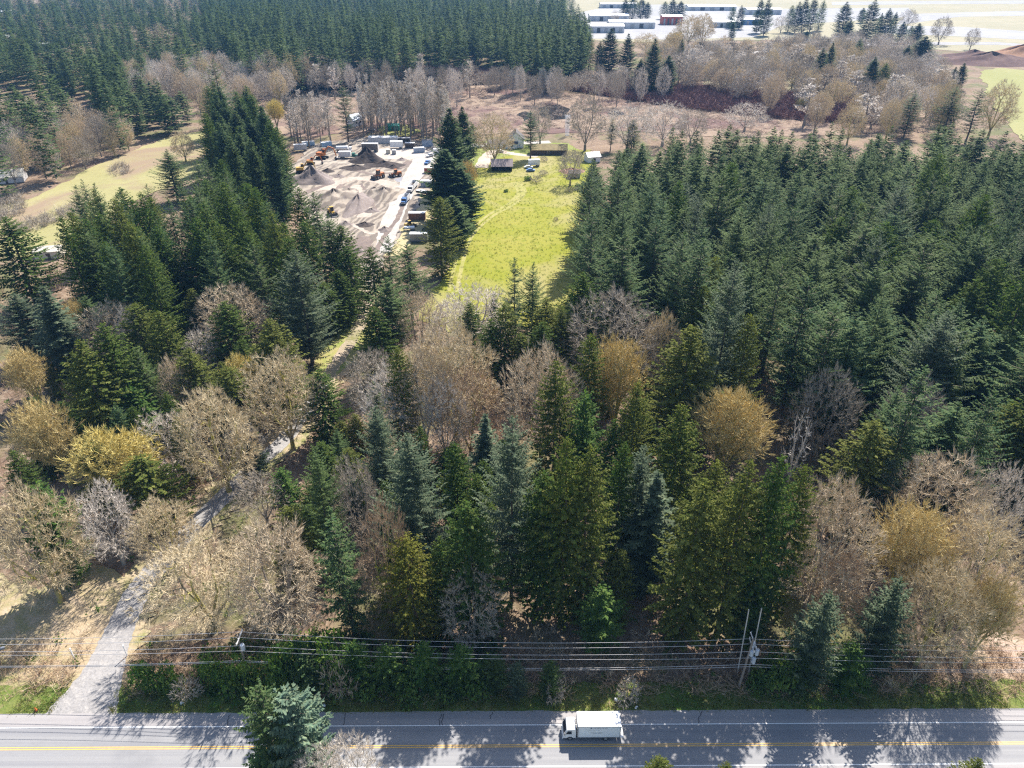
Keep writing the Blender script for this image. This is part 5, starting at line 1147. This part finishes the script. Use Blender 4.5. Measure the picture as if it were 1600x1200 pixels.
for i, (u, v, rx, ry2, hh) in enumerate(((512, 268, 4, 3, 1.6), (530, 276, 3, 2.5, 1.2), (545, 300, 4, 3, 1.5), (580, 330, 3.5, 3, 1.3), (570, 352, 4, 3, 1.4), (540, 350, 3, 2.4, 1.2), (615, 262, 4, 3, 1.5), (628, 250, 3, 2.5, 1.2), (585, 296, 3, 2, 1), (560, 392, 3, 2, 1.1))):
    o = pile(u, v, 'small dug-up heap between wheel tracks in the yard, %s from the back machines' % ORD[i], rx, ry2, hh, M['greysoil' if i % 2 else 'darksoil'], 'dirt_heap', 30 + i); o['group'] = 'small heaps in the yard'
# cars
def car(u, v, label, paint, rz, kind='car'):
    t = px_thing('parked_' + kind, label, kind, u, v, rz)
    if kind == 'van': prof = [(-2.6, .4), (2.5, .4), (2.55, 1.1), (2.0, 1.4), (1.5, 2.2), (-2.5, 2.3), (-2.65, 1.6)]
    elif kind == 'pickup': prof = [(-2.7, .45), (2.6, .45), (2.65, 1.05), (1.3, 1.15), (.8, 1.8), (-.7, 1.8), (-.8, 1.1), (-2.7, 1.1)]
    else: prof = [(-2.2, .35), (2.2, .35), (2.25, .8), (1.1, .95), (.5, 1.45), (-1.1, 1.45), (-1.8, .98), (-2.25, .9)]
    bevel(extrude(MB(), prof, -.9, .9).build('body', M[paint], t), .07)
    top = max(z for x, z in prof); xf = 1.75 if kind == 'van' else .82
    MB().add([(xf + .25, -.75, top - .52), (xf + .25, .75, top - .52), (xf - .18, .7, top - .08), (xf - .18, -.7, top - .08)], [(0, 1, 2, 3)]).build('windscreen', M['glass'], t).location = (.10, 0, .03)
    for s in (-1, 1):
        MB().box((-.1 if kind != 'van' else .6, s * .905, top - .32), (1.5, .02, .34)).build('side_window', M['glass'], t)
        for x in (-1.4, 1.4): wheel(t, x, s * .8, .34, .24)
car(751, 231, 'white car on the dirt lane near the bare maple', 'white', .1); car(829, 268, 'blue car parked on the grass below the camper', 'bluep', .05); car(826, 263, 'white car with dark windows between camper and blue car', 'white', .05); car(723, 226, 'white van in the sun at the top of the fir line', 'white', 1.2, 'van'); car(722, 218, 'second white van, parked behind the first', 'white', .2, 'van')
car(668, 256, 'dark pickup beside the red container', 'bluep', 1.3, 'pickup'); car(672, 245, 'silver pickup beyond the red container', 'palegrey', .9, 'pickup'); car(581, 204, 'grey car under the bare trees by the green shed', 'greymetal', -.3); car(781, 238, 'silver car in front of the low white house', 'palegrey', 0.0)
container(834, 260, 'white camper trailer above the blue car', 6, 2.4, 2.6, 'white', 'white', .15, 'camper_trailer', 'camper', True)
container(668, 228, 'bluish shed-like equipment box at the end of the gravel road', 6, 4, 3.5, 'bluegrey', 'slate', .2, 'equipment_shed', 'shed')

# ------------------------------------------------------------------ houses and sheds
def house(name, label, cat, u, v, L, W, H, rise, wallm, roofm, rz=0.0, over=.5, wins=3, chimney=None, open_front=False, door=True):
    t = px_thing(name, label, cat, u, v, rz)
    mb = MB(); mb.add([(-L / 2, -W / 2, 0), (L / 2, -W / 2, 0), (L / 2, W / 2, 0), (-L / 2, W / 2, 0), (-L / 2, -W / 2, H), (L / 2, -W / 2, H), (L / 2, W / 2, H), (-L / 2, W / 2, H)], ([] if open_front else [(0, 1, 5, 4)]) + [(1, 2, 6, 5), (2, 3, 7, 6), (3, 0, 4, 7)])
    mb.tris([[(-L / 2, -W / 2, H), (-L / 2, W / 2, H), (-L / 2, 0, H + rise)], [(L / 2, -W / 2, H), (L / 2, 0, H + rise), (L / 2, W / 2, H)]]); mb.build('wall', M[wallm], t)
    o_ = over; th = .16; k = rise / (W / 2); R_ = MB()
    for s in (-1, 1):
        a = [(-L / 2 - o_, s * (W / 2 + o_), H - k * o_ + .05), (L / 2 + o_, s * (W / 2 + o_), H - k * o_ + .05), (L / 2 + o_, 0, H + rise + .05), (-L / 2 - o_, 0, H + rise + .05)]
        v8 = a + [(x, y, z + th) for x, y, z in a]; R_.add(v8, [(0, 1, 2, 3), (4, 5, 6, 7), (0, 1, 5, 4), (1, 2, 6, 5), (3, 0, 4, 7)])
    rf = R_.build('roof', M[roofm], t)
    if chimney: MB().box((chimney, .4, H + rise), (.8, .8, 2.4)).build('chimney', M['rust'], rf)
    if open_front:
        for x in np.linspace(-L / 2 + .15, L / 2 - .15, 4): MB().box((x, -W / 2 + .1, H / 2), (.2, .2, H)).build('post', M['timber'], t)
        MB().box((0, W * .1, .5), (L * .8, W * .4, 1.0)).build('stored_goods', M['dark'], t)
    else:
        for i in range(wins):
            x = -L / 2 + (i + .8) * L / (wins + .6); f = MB().box((x, -W / 2 - .02, H * .58), (1.3, .06, 1.2)).build('window', M['white'], t); MB().box((x, -W / 2 - .06, H * .58), (1.1, .04, 1.0)).build('pane', M['glass'], f)
        if door: MB().box((L * .05, -W / 2 - .03, 1.02), (1.0, .07, 2.05)).build('door', M['slate'], t)
    return t
house('open_shed', 'open-fronted timber shed with faded brown roof at the head of the meadow', 'shed', 784, 265, 10.5, 8.0, 2.7, 2.6, 'timber', 'brownroof', .03, .5, 0, None, True)
house('house', 'white gabled house with dark roof and brick chimney beside the dark fir', 'house', 806, 228, 10, 9, 4.6, 4.0, 'white', 'slate', 1.57, .5, 2, -2)
house('house', 'long low white house left of the gabled one, partly behind the bare maple', 'house', 785, 230, 17, 7, 2.6, 1.6, 'white', 'slate', .0, .4, 4)
house('barn', 'long low barn with mossy tan roof beside the pond', 'barn', 857, 240, 20, 7, 2.8, 2.2, 'timber', 'mossroof', -.02, .5, 1)
house('shed', 'small teal shed on the grass beyond the yard', 'shed', 614, 203, 8.5, 4.5, 2.8, 1.0, 'teal', 'teal', -.03, .3, 1)
house('house', 'pale house hidden by bare trees at the yard\'s back left', 'house', 555, 196, 8, 7, 4.0, 3.0, 'white', 'bluegrey', .9, .4, 2)
house('house', 'tan-roofed house at the left edge beyond the dry field', 'house', 12, 283, 16, 10, 3.0, 2.4, 'palegrey', 'cream', .35, .6, 3)
house('shed', 'pale lean-to shed below the dry field', 'shed', 80, 400, 9, 6, 2.6, 1.2, 'cream', 'cream', .2, .4, 1)
house('shed', 'white-roofed shed behind the firs right of the meadow', 'shed', 925, 252, 7, 6, 3, 1.8, 'white', 'whiteroof', .3, .4, 1)
house('shed', 'grey shed in the junk pile under the bare thicket', 'shed', 897, 277, 5.5, 4.5, 2.4, 1.0, 'greymetal', 'slate', .05, .3, 1)
pile(893, 268, 'heap of junk and brown scrap behind the grey shed', 7, 5, 1.8, M['rust'], 'junk_pile', 12)
# far warehouses
def warehouse(u, v, L, W, H, label, wallm='palegrey', roofm='whiteroof', rz=0.0, n=5):
    t = px_thing('warehouse', label, 'warehouse', u, v, rz); MB().box((0, 0, H / 2), (L, W, H)).build('wall', M[wallm], t)
    R_ = MB(); k = 2.0
    for s in (-1, 1):
        a = [(-L / 2 - .6, s * (W / 2 + .6), H + .02), (L / 2 + .6, s * (W / 2 + .6), H + .02), (L / 2 + .6, 0, H + k), (-L / 2 - .6, 0, H + k)]; v8 = a + [(x, y, z + .3) for x, y, z in a]; R_.add(v8, [(0, 1, 2, 3), (4, 5, 6, 7), (0, 1, 5, 4), (1, 2, 6, 5), (3, 0, 4, 7)])
    R_.build('roof', M[roofm], t)
    for i in range(n): MB().box((-L / 2 + (i + .5) * L / n, -W / 2 - .05, H * .4), (L / n * .45, .12, H * .75)).build('loading_door', M['slate' if i % 2 else 'greymetal'], t)
warehouse(945, 50, 50, 26, 8, 'nearest white-roofed warehouse with dark bay doors beyond the firs'); warehouse(985, 43, 66, 34, 8, 'long white-roofed warehouse right behind the nearest one'); warehouse(950, 32, 62, 30, 8, 'white warehouse at the left of the far group'); warehouse(1048, 38, 30, 22, 11, 'red building with white roof beside tall far firs', 'red')
warehouse(1132, 42, 40, 26, 7, 'white-roofed hall among far firs, nearer the road'); warehouse(1165, 38, 44, 22, 7, 'blue-walled hall with white roof by the far firs', 'bluep'); warehouse(1110, 16, 90, 26, 7, 'far white hangar at the edge of the airfield'); warehouse(965, 12, 70, 30, 7, 'far pale hangar beyond the white warehouses'); warehouse(1190, 22, 60, 30, 8, 'long pale hangar left of the far fir group')
warehouse(20, 66, 22, 16, 6, 'white roof glinting in the left forest'); warehouse(70, 76, 20, 12, 5, 'small white-roofed building in the dark gap of the left forest'); warehouse(8, 24, 30, 20, 6, 'pale building at the upper left corner')
# smoke rising by the pond
sm = bpy.data.materials.new('smoke'); sm.use_nodes = True; n = sm.node_tree.nodes; n.remove(n['Principled BSDF']); pv = n.new('ShaderNodeVolumePrincipled'); pv.inputs['Color'].default_value = (.85, .87, .9, 1); pv.inputs['Density'].default_value = .22; sm.node_tree.links.new(pv.outputs[0], n['Material Output'].inputs['Volume'])
x, y = at(886, 212); o = MB().tube((0, 0, 0), (0, 0, 5), 1.4, 1.9, 14, 0, True).build('smoke', sm, None, True, (x, y, .2)); o.scale = (1, 1, 2.4); o['kind'] = 'stuff'
# ------------------------------------------------------------------ the air: pale even haze round everything
hz = bpy.data.materials.new('haze_air'); hz.use_nodes = True; n = hz.node_tree.nodes; n.remove(n['Principled BSDF']); pv = n.new('ShaderNodeVolumePrincipled')
pv.inputs['Color'].default_value = (0.22, 0.52, 1.0, 1); pv.inputs['Density'].default_value = 0.00008; pv.inputs['Anisotropy'].default_value = 0.0
hz.node_tree.links.new(pv.outputs[0], n['Material Output'].inputs['Volume'])
o = MB().box((0, 2950, 53.4), (8200, 7300, 110)).build('haze', hz); o['kind'] = 'stuff'
